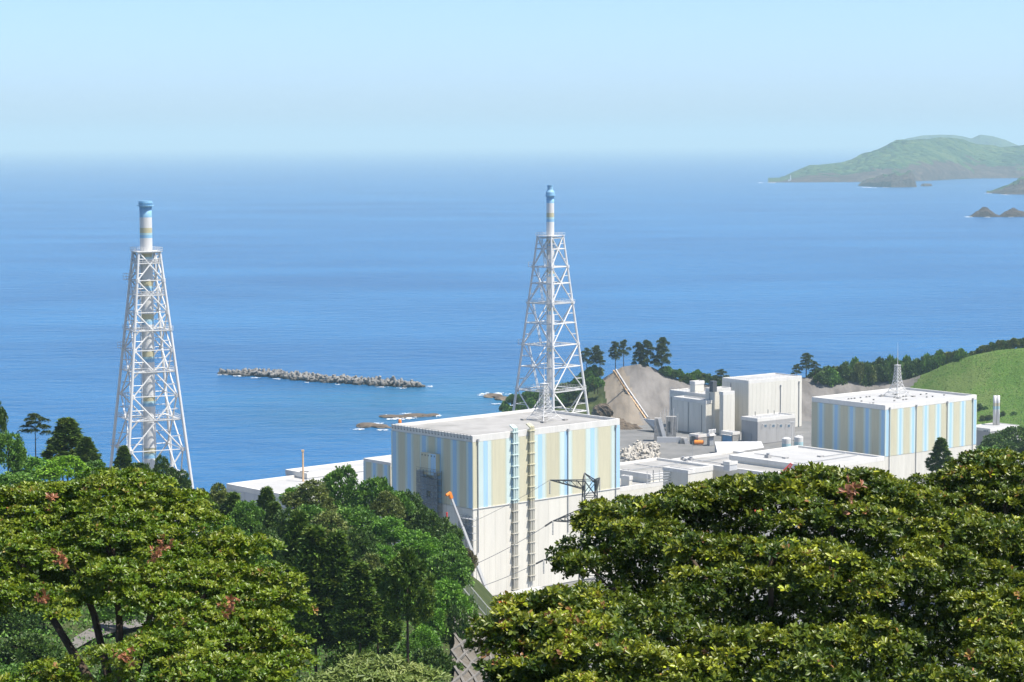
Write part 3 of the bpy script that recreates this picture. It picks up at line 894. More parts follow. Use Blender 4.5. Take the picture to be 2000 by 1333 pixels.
# red jib of a crane behind the foreground leaves
def lattice_boom(mb, p, q, w0, w1, n, r, mi=0):
    p, q = Vector(p), Vector(q)
    d = (q - p).normalized(); s = d.cross(Vector((0, 0, 1))).normalized(); u = s.cross(d)
    c = [(1, 1), (-1, 1), (-1, -1), (1, -1)]
    pts = [[p.lerp(q, i / n) + (s * a + u * b_) * (w0 + (w1 - w0) * i / n) for a, b_ in c] for i in range(n + 1)]
    for i in range(n):
        for k in range(4):
            mb.tube(pts[i][k], pts[i + 1][k], r, n=4, mi=mi)
            mb.tube(pts[i][k], pts[i + 1][(k + 1) % 4], r * .6, n=4, mi=mi)
            mb.tube(pts[i + 1][k], pts[i + 1][(k + 1) % 4], r * .6, n=4, mi=mi)
    return mb
pa = at_d(1531, 924, 800); pb = at_d(1546, 906, 800)
t = thing('crawler_crane', 'red lattice crane jib poking up above the foreground leaves', 'crane', (pa.x, pa.y, 15))
o0 = Vector((pa.x, pa.y, 15))
foot = Vector((-9, -3, 2.2))
lattice_boom(MB(), foot, pa - o0, 0.8, 0.7, 10, .14).build('boom', M['red'], t)
lattice_boom(MB(), pa - o0, pb - o0, 0.7, 0.35, 4, .14).build('jib', M['red'], t)
box_part('cab', M['red'], t, -14, -8, -5, -1, 1.2, 4)
for s in (-1, 1):
    box_part('crawler_track', M['rubber'], t, -15, -7, -3 + s * 2.2 - .5, -3 + s * 2.2 + .5, 0, 1.1)

# --- right-hand striped reactor building
RR = Block('reactor_building', 'striped khaki and blue reactor building at right, with needle mast on its roof', 'building', 1729, 792, 46.0, 39.5, 1585.5, 1907.5)
B = RR
B.shell(M['white'], M['roof_white'], M['parapet'], 0.9, 0.7)
zs1 = B.right(1729.5, 802)[1]; zs0 = B.right(1730, 892)[1]
B.stripes('r', zs0, zs1, stripe_cuts(0.1365, -0.075, [(0.44, 'khaki'), (0.08, 'sage'), (0.13, 'aqua'), (0.16, 'blue'), (0.13, 'aqua'), (0.06, 'sage')]))
B.stripes('l', zs0, zs1, stripe_cuts(0.211, -0.13, [(0.44, 'khaki'), (0.09, 'sage'), (0.11, 'aqua'), (0.20, 'blue'), (0.10, 'aqua'), (0.06, 'sage')]))
B.panels('r', 0.3, zs0 - 0.2, 14, M['white'])
B.panels('l', 0.3, zs0 - 0.2, 9, M['palegrey'])
for px, yt, yb in ((1737, 796, 940), (1789, 791, 930), (1849.5, 784, 900), (1899.5, 778, 900)):
    drainpipe(B, px, yt, yb)
c = B.top(1752.5, 775, 45.2)
roof_mast('white lattice mast with tall needle on the right-hand reactor roof', Matrix.Translation(B.o.location) @ Matrix.Rotation(math.radians(39.5), 4, 'Z') @ c, 13.0, 9.5, 4.6, math.radians(39.5))
rng = random.Random(3)
for k in range(26):
    x = B.L * (0.08 + 0.84 * ((k * 7) % 26) / 26); y = B.W * rng.choice((0.3, 0.5, 0.72))
    MB().box(x - .3, x + .3, y - .3, y + .3, B.H - .85, B.H - .35).build('anchor_block', M['concrete'], B.o)

# stack with its house at the right edge
p = at_d(1946.5, 773, 985)
t = thing('vent_stack', 'short twin white vent stack with pale bands on a grey house by the green hill', 'stack', (p.x, p.y, 15))
hh = at_d(1946, 828, 985).z - 15; ht = p.z - 15
for s in (-1, 1):
    zb1 = ht * 0.86; zb2 = ht * .80; zb3 = ht * .74
    MB().lathe([(.78, hh - 1), (.78, zb3), (.78, zb2), (.78, zb1), (.78, ht)], 14, c=(s * .72, 0), mis=[0, 1, 2, 0]).build('flue', [M['steel'], M['stackaqua'], M['khaki']], t, smooth=True)
g = at_d(1934, 838, 970)
G = Block('grey_house', 'grey concrete house under the twin vent stack at right', 'building', 0, 0, g.z, 39.5, 0, 0, P=g, L=20, W=13)
G.shell(M['grey'], M['roof_white'], M['parapet'], 0.3, 0.3)
for k in range(3):
    y, z = G.left(1922 + 3.2 * k, 842, 0.1)
    box_part('window', M['glass'], G.o, -0.05, 0.16, y - .3, y + .3, z - .25, z + .25)

# --- white block complex below the sprayed slope
def plain(name, label, px, py, d, ang, pxl, pxr, wall='white', roof='roof_white', n_r=0, n_l=0, ph=.5, L=None, W=None):
    P = at_d(px, py, d)
    K = Block(name, label, 'building', px, py, P.z, ang, pxl, pxr, P=P, L=L, W=W)
    K.shell(M[wall], M[roof], M['parapet'], ph, .4)
    if n_r:
        K.panels('r', 0.2, K.H - ph - 1.05, n_r, M[wall], 0.04)
    if n_l:
        K.panels('l', 0.2, K.H - ph - 1.05, n_l, M[wall], 0.04)
    return K
AW = 38
W1 = plain('waste_building', 'tallest plain white windowless block below the sprayed concrete slope', 1462, 744, 1042, AW, 1410.4, 1566, n_r=14, n_l=6)
for px in (1524, 1560):
    drainpipe(W1, px, 752 if px < 1540 else 745, 850, .35)
W2 = plain('waste_building_wing', 'tall narrow white wing with sunlit side, left of the tallest white block', 1396, 760, 1036, AW, 1378, 1428, n_r=3, n_l=2)
W3 = plain('waste_building_stair_tower', 'cream stair tower half in shadow between the white wing and the tallest block', 1412.5, 766, 1030, AW, 1404.5, 1435, n_r=3)
W4 = plain('process_building', 'broad shaded white block left of the narrow wing', 1379, 783, 1034, AW, 1315.5, 1400, n_l=6)
W5 = plain('filter_building', 'white block behind the shaded block, below the pine slope', 1383, 771, 1046, AW, 1308, 1420, n_l=6)
W6 = plain('stair_penthouse', 'small white penthouse on the roof below the pines', 1357.5, 745.5, 1056, AW, 1347, 1376)
MB().box(2, 4.5, -2.5, -.11, 20, 25).build('cooling_unit', M['dark'], W4.o)
W7 = plain('grey_workshop', 'grey two-storey workshop with four square windows and a roller door', 1479.5, 818, 1000, AW, 1447.5, 1553, wall='grey', n_r=4)
for px in (1495, 1510.5, 1525, 1540.5):
    x, z = W7.right(px, 832, .1)
    f = box_part('window', M['parapet'], W7.o, x - .85, x + .85, -.16, .2, z - .75, z + .75)
    for q in (-1, 1):
        box_part('pane', M['glass'], f, x + q * .4 - .36, x + q * .4 + .36, -.2, -.161, z - .62, z + .62)
    MB().tube((x - 2, -.15, z + .8), (x - 2, -1.1, z + .9), .16, n=5).build('wall_lamp', M['steel'], W7.o)
for K_, px_, yt_ in ((W4, 1371, 792), (W4, 1345, 786), (W5, 1312, 775), (W1, 1428, 748), (W2, 1387, 768)):
    y_, z_ = K_.left(px_, yt_)
    MB().tube((-.3, y_, .2), (-.3, y_, z_), .16, n=6).build('drainpipe', M['rail'], K_.o)
for K_ in (W1, W5, W7):                          # thin guard rails on the roof edges
    for (xa, ya), (xb, yb) in (((.3, .3), (K_.L - .3, .3)), ((.3, .3), (.3, K_.W - .3))):
        rl = MB().tube((xa, ya, K_.H + 1.0), (xb, yb, K_.H + 1.0), .05, n=4)
        for q in range(13):
            f = q / 12
            rl.tube((xa + (xb - xa) * f, ya + (yb - ya) * f, K_.H), (xa + (xb - xa) * f, ya + (yb - ya) * f, K_.H + 1.0), .04, n=4)
        rl.build('guard_rail', M['rail'], K_.o)
y, z = W7.left(1463, 857, .1)
box_part('roller_door', M['rail'], W7.o, -.12, .16, y - 1.6, y + 1.6, .1, 4.2)
for i, (px, py) in enumerate(((1475, 812), (1500, 808), (1512, 810))):
    c = W7.top(px, py, W7.P.z)
    MB().tube(c, c + Vector((0, 0, 1.8)), .15, n=6).build('roof_pipe', M['dark'], W7.o)
for i, (px, py, lab) in enumerate(((1536, 857, 'white cylindrical water tank nearest the grey workshop corner'), (1560, 854, 'white cylindrical water tank right beside the tallest white block'))):
    p = at_d(px, py, 985 + i * 6)
    t = thing('water_tank', lab, 'tank', (p.x, p.y, 15), 0, 'white water tanks')
    h = p.z - 15
    MB().lathe([(2.0, 0), (2.0, h * .55), (2.0, h), (1.2, h + .5), (.2, h + .7)], 18, mis=[1, 0, 0, 0]).build('shell', [M['steel'], M['stackaqua']], t, smooth=False)
    for k in range(8):
        a = k * .785
        MB().tube((1.95 * math.cos(a), 1.95 * math.sin(a), h), (1.95 * math.cos(a), 1.95 * math.sin(a), h + 1.1), .05, n=4).build('rail_post', M['steel'], t)
p = at_d(1547, 826, 985)
t = thing('yard_lamp', 'tall white lamp post standing beside the grey workshop', 'lamp', (p.x, p.y, 15))
MB().tube((0, 0, 0), (0, 0, p.z - 15), .22, .16, 8).build('pole', M['steel'], t)
MB().box(-1.1, 1.1, -.3, .3, p.z - 15, p.z - 14.6).build('lamp_head', M['steel'], t)
S1 = plain('switch_shed', 'low grey shed with pale blue shutter in front of the stair tower', 1431, 845, 1003, AW, 1408, 1446, wall='concrete', n_r=0, ph=.25)
y1, z1 = S1.left(1411, 848, .1); y0, _ = S1.left(1428.5, 848, .1)
box_part('shutter', M['bluedoor'], S1.o, -.1, .16, y0, y1, .2, S1.H - 1.8)
box_part('canopy', M['parapet'], S1.o, -1.0, -.01, y0 - .3, y1 + .3, S1.H - 1.6, S1.H - 1.3)
S2 = plain('intake_shed', 'brown-grey concrete shed with dark doorway in front of the shaded block', 1364, 850, 1000, AW, 1346, 1384, wall='concrete', roof='concrete', ph=.25)
y, z = S2.left(1354, 860, .1)
box_part('door', M['dark'], S2.o, -.1, .16, y - 1.3, y + 1.3, .1, 3.6)
S3 = plain('valve_shed', 'concrete valve shed with dark roller door below the white wing', 1386, 848, 996, AW, 1380, 1396, wall='concrete', roof='concrete', ph=.25)
x, z = S3.right(1390, 860, .1)
box_part('roller_door', M['rail'], S3.o, x - 1.2, x + 1.2, -.1, .16, .1, 3.8)
box_part('canopy', M['parapet'], S3.o, x - 1.8, x + 1.8, -1.1, -.01, 4.6, 4.95)
for k in range(5):
    MB().lathe([(.38, 0), (.38, 1.5), (.1, 1.8)], 8).build('gas_cylinder', M['steel'], S3.o, loc=(.8 + k * .9, 1.2, S3.H))
p = at_z(1365, 870, 15.0)
t = thing('storage_tank', 'bright orange horizontal tank lying on the yard beside the concrete shed', 'tank', p, math.radians(-8))
MB().lathe([(.3, -2.2), (1.0, -1.9), (1.0, 1.9), (.3, 2.2)], 12).build('shell', M['orange'], t, rot=(0, math.pi / 2, 0), loc=(0, 0, 1.3), smooth=False)
for s in (-1, 1):
    box_part('saddle', M['concrete'], t, s * 1.2 - .2, s * 1.2 + .2, -.8, .8, 0, .6)
# white lean-to roof
a = at_d(1396, 863, 975); b_ = at_d(1487, 862.5, 985); c = at_d(1492, 874, 965); d = at_d(1402, 888, 950)
t = thing('lean_to_shed', 'bright white sloping lean-to roof in front of the grey workshop', 'shed', (a.x, a.y, 15))
o0 = Vector((a.x, a.y, 15))
A_, B_, C_, D_ = (v - o0 for v in (a, b_, c, d))
mb = MB(); n_ = Vector((0, 0, .25))
mb.add([A_, B_, C_, D_, A_ - n_, B_ - n_, C_ - n_, D_ - n_], [(0, 3, 2, 1), (4, 5, 6, 7), (0, 1, 5, 4), (1, 2, 6, 5), (2, 3, 7, 6), (3, 0, 4, 7)])
mb.build('roof', M['steel'], t)
mb = MB()
fl = lambda v: Vector((v.x, v.y, 0))
e = Vector((0, 0, .27))
mb.add([A_ - e, B_ - e, C_ - e, D_ - e, fl(A_), fl(B_), fl(C_), fl(D_)], [(0, 4, 7, 3), (3, 7, 6, 2), (2, 6, 5, 1), (1, 5, 4, 0)])
mb.build('wall', M['grey'], t)
# intake structure with sloping pale buttresses
P = at_d(1281, 830, 1012)
t = thing('intake_structure', 'concrete intake structure with sloping pale screens beside the tetrapod heap', 'intake', (P.x, P.y, 15), math.radians(AW - 42))
def prism(name, mat, par, pts, y0, y1):
    n = len(pts)
    mb = MB()
    mb.add([(x, y0, z) for x, z in pts] + [(x, y1, z) for x, z in pts], [tuple(range(n)), tuple(range(2 * n - 1, n - 1, -1))] + [(i, i + n, (i + 1) % n + n, (i + 1) % n) for i in range(n)])
    return mb.build(name, mat, par)
prism('buttress', M['concrete'], t, [(-1, -4), (6, -4), (2.6, 10.5), (-0.6, 10.5)], 0, 4)
prism('screen', M['steel'], t, [(4.2, -2), (5.9, -2), (2.5, 10.4), (.8, 10.4)], -.25, -.02)
box_part('block', M['concrete'], t, 4.5, 9.2, 1.5, 6, -3, 11)
box_part('recess_shade_panel', M['dark'], t, 5.6, 6.6, 1.3, 1.49, 4, 9)  # dark panel on the face, painting the shade of a recess
box_part('basin_wall', M['palegrey'], t, .5, 12.5, -4, -3, -4, 2.5)
prism('buttress', M['concrete'], t, [(10.5, -4), (17.5, -4), (13.8, 2.6), (11.3, 2.6)], -8, -4.2)
prism('screen', M['steel'], t, [(14.5, -4), (17.5, -4), (14.2, 2.5), (12.4, 2.5)], -8.3, -8.02)
for k in range(9):
    x = 1.5 + 1.0 * k
    MB().tube((x, .8 + (k % 3) * .6, 3 + (k % 2) * 4), (x + .5, 1.0 + (k % 3) * .6, 13 + (k * 5 % 4)), .09, n=5).build('rod', M['rail'] if k % 2 else M['steel'], t)
# retaining wall left of the shaded block
g0 = at_d(1256, 818, 1050); g1 = at_d(1295, 823, 1040)
mb = MB()
mb.add([(g0.x, g0.y, g0.z), (g1.x, g1.y, g1.z), (g1.x, g1.y, 14), (g0.x + 6, g0.y, 14), (g0.x, g0.y + 1.2, g0.z), (g1.x, g1.y + 1.2, g1.z), (g1.x, g1.y + 1.2, 14), (g0.x + 6, g0.y + 1.2, 14)],
       [(0, 3, 2, 1), (4, 5, 6, 7), (0, 1, 5, 4), (1, 2, 6, 5), (2, 3, 7, 6), (3, 0, 4, 7)])
tag(mb.build('retaining_wall', M['palegrey']), 'grey retaining wall at the foot of the slope, behind the intake structure', 'wall')
# stepped pipe chute running down the sprayed slope
t = thing('pipe_chute', 'white pipe and rusty stairway running down the sprayed slope', 'pipeline', (0, 0, 0))
def slope_pt(px, py, lift):                      # a point on the hill face
    best = None
    for d in np.arange(1060, 1140, 0.5):
        p = at_d(px, py, d)
        foot = np.interp(px, [960, 1160, 1230, 1300, 1700, 1850, 2100], [1085, 1078, 1062, 1082, 1085, 1035, 1005])
        top = np.interp(px, [q[0] for q in RIDGE], [q[1] for q in RIDGE])
        dr = np.interp(px, [960, 1200, 1700, 1900, 2100], [1130, 1135, 1130, 1105, 1090])
        zr = at_d(px, top, dr).z
        k = (dr - d) / (dr - foot)
        if 0 <= k <= 1:
            h = zr + (14.5 - zr) * k ** 0.92
            if p.z <= h + lift:
                return p
    return at_d(px, py, 1085)
path = [(1200, 722), (1222, 757), (1245, 790), (1263, 816)]
pw = [slope_pt(x + 3, y, 1.2) for x, y in path]
pr_ = [slope_pt(x - 1.5, y + 2, .5) for x, y in path]
for i in range(3):
    MB().tube(pw[i], pw[i + 1], .34, n=8).build('pipe', M['steel'], t)
    MB().tube(pr_[i], pr_[i + 1], .42, n=4).build('stair_flight', M['rust'], t)
for i in range(14):
    f = i / 13 * 2.999; k = int(f)
    q = pw[k].lerp(pw[k + 1], f - k)
    MB().box(q.x - 1.6, q.x + .9, q.y - .3, q.y + .3, q.z - 1.6, q.z - .3).build('pipe_support', M['concrete'], t)

# ------------------------------------------------------------------ ventilation stacks in their lattice towers
def stack_tower(label, P, ztop, zs_nodes, zs_cross, halfw, ang, r, bands, decks, top, legr, brr, side_px=1.0):
    """P = centre at ground; halfw(z) = half diagonal of the leg square"""
    g = P.z
    t = thing('vent_stack_tower', label, 'stack', P, math.radians(ang))
    z = lambda w: w - g
    # shaft with painted bands
    cols = {'w': 0, 'b': 1, 'k': 2, 'a': 3}
    marks = sorted(bands)                      # (z0, z1, colour)
    prof, mis = [(r * 1.06, 0.0)], []
    cur = g
    for a, b_, c in marks:
        if a > cur + .01:
            prof.append((r * (1.06 - .06 * z(a) / z(ztop)), z(a))); mis.append(0)
        prof.append((r * (1.06 - .06 * z(b_) / z(ztop)), z(b_))); mis.append(cols[c]); cur = b_
    if cur < top[0]:
        prof.append((r, z(top[0]))); mis.append(0)
    sh = MB().lathe(prof, 22, mis=mis).build('shaft', [M['steel'], M['stackblue'], M['stackkhaki'], M['stackaqua']], t, smooth=True)
    MB().lathe([(rr, z(zz)) for rr, zz in top[1]], 22).build('stack_head', M['stackblue'], t)
    for rr, zz in top[2]:
        MB().lathe([(rr, z(zz)), (rr, z(zz) + .25)], 18).build('head_ring', M['stackblue'], t)
    for zz in zs_nodes[1:-1:2]:
        MB().lathe([(r * 1.10, z(zz)), (r * 1.10, z(zz) + .5)], 18).build('collar', M['steel'], t)
    cn = [Vector((1, 0, 0)), Vector((0, 1, 0)), Vector((-1, 0, 0)), Vector((0, -1, 0))]
    pt = lambda k, w: cn[k % 4] * halfw(w) + Vector((0, 0, z(w)))
    zt = zs_nodes[0]
    for k in range(4):
        lg = MB().tube(pt(k, g), pt(k, zt), legr * 1.15, legr * .85, 8).build('leg', M['steel'], t)
        for zz in zs_nodes[1:-1]:
            q = pt(k, zz)
            MB().lathe([(legr * 1.5, q.z - .6), (legr * 1.5, q.z + .6)], 8, c=(q.x, q.y)).build('leg_joint', M['steel'], lg)
    for i in range(len(zs_nodes) - 1):
        za, zb = zs_nodes[i], zs_nodes[i + 1]
        for k in range(4):
            if zb > g + .5 or True:
                MB().tube(pt(k, za), pt(k + 1, zb), brr, n=6).build('brace', M['steel'], t)
                MB().tube(pt(k + 1, za), pt(k, zb), brr, n=6).build('brace', M['steel'], t)
    for za, zb in zip(zs_nodes[:-1], zs_nodes[1:]):          # secondary struts inside each bay
        zm = (za + zb) / 2
        for k in range(4):
            for p0, p1 in ((pt(k, za), pt(k + 1, zb)), (pt(k + 1, za), pt(k, zb))):
                a, b_ = p0.lerp(p1, .25), p0.lerp(p1, .75)
                kk = k if p0 == pt(k, za) else k + 1
                lo = k + 1 if kk == k else k
                qa = pt(kk, za + (zb - za) * .25); qb = pt(lo, za + (zb - za) * .75)
                MB().tube(a, qa, brr * .5, n=5).build('strut', M['steel'], t)
                MB().tube(b_, qb, brr * .5, n=5).build('strut', M['steel'], t)
    for w in zs_nodes[1:-1]:
        if min(abs(w - c) for c in zs_cross) > 1:
            for k in range(4):
                MB().tube(pt(k, w), pt(k + 1, w), brr * .6, n=5).build('girder', M['steel'], t)
    for w in zs_cross:
        for k in range(4):
            MB().tube(pt(k, w), pt(k + 1, w), brr * .95, n=6).build('girder', M['steel'], t)
        for k in range(4):
            MB().tube(pt(k, w), cn[k] * r + Vector((0, 0, z(w))), brr * .6, n=5).build('tie', M['steel'], t)
    for w, ex, full in decks:                     # walkways with rails
        h = halfw(w) + ex
        inner = r * 1.15
        d = MB()
        for k in range(4):
            a0, b0 = cn[k] * h, cn[(k + 1) % 4] * h
            a1, b1 = cn[k] * (h - 1.9 if not full else inner), cn[(k + 1) % 4] * (h - 1.9 if not full else inner)
            vs = [a0, b0, b1, a1]
            d.add([v + Vector((0, 0, z(w))) for v in vs] + [v + Vector((0, 0, z(w) + .22)) for v in vs], [(0, 3, 2, 1), (4, 5, 6, 7), (0, 1, 5, 4), (2, 3, 7, 6)])
        dk = d.build('deck', M['steel'], t)
        for k in range(4):
            rl = MB()
            a0, b0 = cn[k] * h + Vector((0, 0, z(w))), cn[(k + 1) % 4] * h + Vector((0, 0, z(w)))
            for hh in (.75, 1.45):
                rl.tube(a0 + Vector((0, 0, hh)), b0 + Vector((0, 0, hh)), .075, n=4)
            nn = max(4, int((b0 - a0).length / 1.6))
            for j in range(nn):
                q = a0.lerp(b0, j / nn)
                rl.tube(q, q + Vector((0, 0, 1.45)), .06, n=4)
            rl.build('railing', M['steel'], dk)
    # stair flights zig-zagging inside one face, with small caged landings outside a leg
    kf = side_px
    zz = [w for w in zs_nodes if w > g + 1]
    for i in range(len(zz) - 1):
        a0, b0 = pt(kf, zz[i]), pt(kf + 1, zz[i])
        a1, b1 = pt(kf, zz[i + 1]), pt(kf + 1, zz[i + 1])
        off = (cn[kf % 4] + cn[(kf + 1) % 4]).normalized() * (-.9)
        p0 = a0.lerp(b0, .12) + off; p1 = a1.lerp(b1, .55) + off
        fl = MB()
        for s in (0, .9):
            sv = off.normalized() * s
            fl.tube(p0 + sv, p1 + sv, .14, n=4)
            fl.tube(p0 + sv + Vector((0, 0, 1)), p1 + sv + Vector((0, 0, 1)), .06, n=4)
        ns = 10
        for j in range(ns):
            q = p0.lerp(p1, (j + .5) / ns)
            fl.tube(q, q + off.normalized() * .9, .12, n=4)
        fl.build('stair_flight', M['steel'], t)
    for w in zs_nodes[1::2]:
        q = pt(kf, w)
        ol = cn[kf % 4] * 1.1
        lb = MB().box(-1.0, 1.0, -1.0, 1.0, 0, .18)
        for sx in (-1, 1):
            for sy in (-1, 1):
                lb.tube((sx, sy, 0), (sx, sy, 2.1), .07, n=4)
        for hh in (1.0, 2.1):
            for a0, b0 in (((-1, -1), (1, -1)), ((1, -1), (1, 1)), ((1, 1), (-1, 1)), ((-1, 1), (-1, -1))):
                lb.tube((*a0, hh), (*b0, hh), .06, n=4)
        lb.build('caged_landing', M['steel'], t, loc=q + ol)
    for dx in (.5, 1.1):
        a = math.radians(200 + 40 * dx)
        MB().tube((math.cos(a) * (r + .55), math.sin(a) * (r + .55), 0), (math.cos(a) * (r + .4), math.sin(a) * (r + .4), z(zt)), .13, n=5).build('riser_pipe', M['steel'], t)
    return t

# right tower, behind the middle reactor building
D_R = 1000.0
yz = lambda zy: at_d(1075, 340 + zy / 2.72, D_R).z
P = at_d(1075.5, 800, D_R)
nodes = [yz(v) for v in (330, 493, 685, 905, 1145)] + [15.0]
cross = [yz(v) for v in (340, 398, 493, 580, 685, 790, 905, 1020, 1145, 1260)]
hw = lambda w: float(np.interp(w, [15, yz(1145), yz(685), yz(330)], [18.8, 14.9, 10.0, 5.7]))
bd = []
for a, b_ in ((207, 255), (350, 382), (510, 546), (708, 745), (925, 957), (1165, 1200)):
    za, zb = yz(b_), yz(a)
    if a == 207:
        bd += [(za, za + (zb - za) * .3, 'b'), (za + (zb - za) * .3, za + (zb - za) * .52, 'a'), (za + (zb - za) * .52, zb, 'k')]
    else:
        bd += [(za, za + (zb - za) * .45, 'b'), (za + (zb - za) * .45, zb, 'k')]
bd += [(yz(155), yz(125), 'b')]
stack_tower('white lattice tower around a blue-topped stack, behind the middle reactor building', Vector((P.x, P.y, 15)), yz(60), nodes, cross, hw, 3.0, 1.72, bd,
            [(yz(330), .9, True), (yz(685), 1.0, False), (yz(1145), 1.2, False)],
            (yz(125), [(1.72, yz(125)), (1.95, yz(118)), (1.95, yz(98)), (1.25, yz(84)), (1.25, yz(70)), (1.4, yz(60))], [(2.5, yz(116))]), .55, .28, 2)
# left tower
D_L = 770.0
yz = lambda zy: at_d(288, 370 + zy / 2.26, D_L).z
P = at_d(293, 900, D_L)
nodes = [yz(v) for v in (275, 400, 540, 705, 905, 1140)] + [15.0]
cross = [yz(v) for v in (277, 325, 465, 620, 800, 1010, 1250)]
hw = lambda w: float(np.interp(w, [15, yz(1140), yz(620), yz(275)], [17.5, 12.0, 8.0, 4.95]) / math.cos(math.radians(20)))
bd = []
for a, b_ in ((170, 215), (283, 312), (403, 450), (549, 596), (714, 762), (910, 957), (1140, 1186)):
    za, zb = yz(b_), yz(a)
    bd += [(za, za + (zb - za) * .3, 'b'), (za + (zb - za) * .3, za + (zb - za) * .5, 'a'), (za + (zb - za) * .5, zb, 'k')]
bd += [(yz(124), yz(80), 'b')]
stack_tower('white lattice tower around a banded stack, standing alone before the sea at left', Vector((P.x, P.y, 15)), yz(52), nodes, cross, hw, -20.0, 2.1, bd,
            [(yz(275), 1.0, True), (yz(325), .3, False), (yz(465), .3, False), (yz(620), 1.3, False), (yz(800), .8, False), (yz(1010), .8, False)],
            (yz(80), [(2.15, yz(80)), (2.3, yz(70)), (2.3, yz(52))], [(2.9, yz(74)), (2.6, yz(62))]), .5, .27, 2)

# ------------------------------------------------------------------ breakwater and tetrapods
def tetrapod_mesh(mat):
    mb = MB()
    dirs = [Vector((0, 0, 1))] + [Vector((math.cos(a) * .943, math.sin(a) * .943, -.333)) for a in (0, 2.094, 4.189)]
    for d in dirs:
        mb.tube(d * 0.05, d * 1.55, .62, .40, 7)
    return mb.mesh('tetrapod', mat)
tm_old, tm_new = tetrapod_mesh(M['tetra']), tetrapod_mesh(M['tetra_new'])
rng = random.Random(11)
def drop_tetrapod(p, me, s, label, group):
    o = link('tetrapod', me, None, p, None, (s, s, s), (rng.uniform(0, 6.28), rng.uniform(0, 6.28), rng.uniform(0, 6.28)))
    tag(o, label, 'tetrapod', group)
bw = [at_z(x, y, 0) for x, y in ((432, 731), (520, 735), (600, 743), (680, 748), (760, 754), (822, 756.5))]
bl = [0]
for a, b_ in zip(bw[:-1], bw[1:]):
    bl.append(bl[-1] + (b_ - a).length)
N_T = 190
for k in range(N_T):
    f = k / (N_T - 1) * bl[-1]
    c = Vector((np.interp(f, bl, [p.x for p in bw]), np.interp(f, bl, [p.y for p in bw]), 0))
    e = min(1.0, k / 30 + .12, (N_T - k) / 18 + .15)
    lat = rng.uniform(-1, 1)
    c.y += lat * 7.5 * e
    c.z = (1 - abs(lat)) * 3.1 * e * rng.uniform(.55, 1.0) + .15
    drop_tetrapod(c, tm_old, rng.uniform(1.55, 2.2), 'weathered grey concrete tetrapod heaped in the offshore breakwater', 'tetrapods of the offshore breakwater')
for k in range(105):
    px, py = rng.uniform(1216, 1284), rng.uniform(868, 899)
    if px < 1216 + (885 - py) * 1.1:
        px = 1284 - rng.uniform(0, 30)
    z = 14.9 + rng.random() * 2.0 + max(0, (890 - py) * .06)
    drop_tetrapod(at_z(px, py, z), tm_new, rng.uniform(.95, 1.4), 'pale new concrete tetrapod in the heap below the dark cliff', 'pale tetrapods heaped on the shore')

# lighthouse on the headland
p = at_z(1544, 348, 32)
t = thing('lighthouse', 'tiny white lighthouse on the tip of the far headland', 'lighthouse', (p.x, p.y, 24))
t.scale = (.55, .55, .55)
MB().lathe([(3.4, 0), (2.6, 26)], 12).build('tower', M['steel'], t)
MB().lathe([(3.6, 26), (3.6, 27), (2.0, 27), (2.0, 30), (2.4, 30.2), (.3, 33)], 12).build('lantern', M['steel'], t)
box_part('keeper_house', M['parapet'], t, -14, -4, -4, 4, -4, 5)

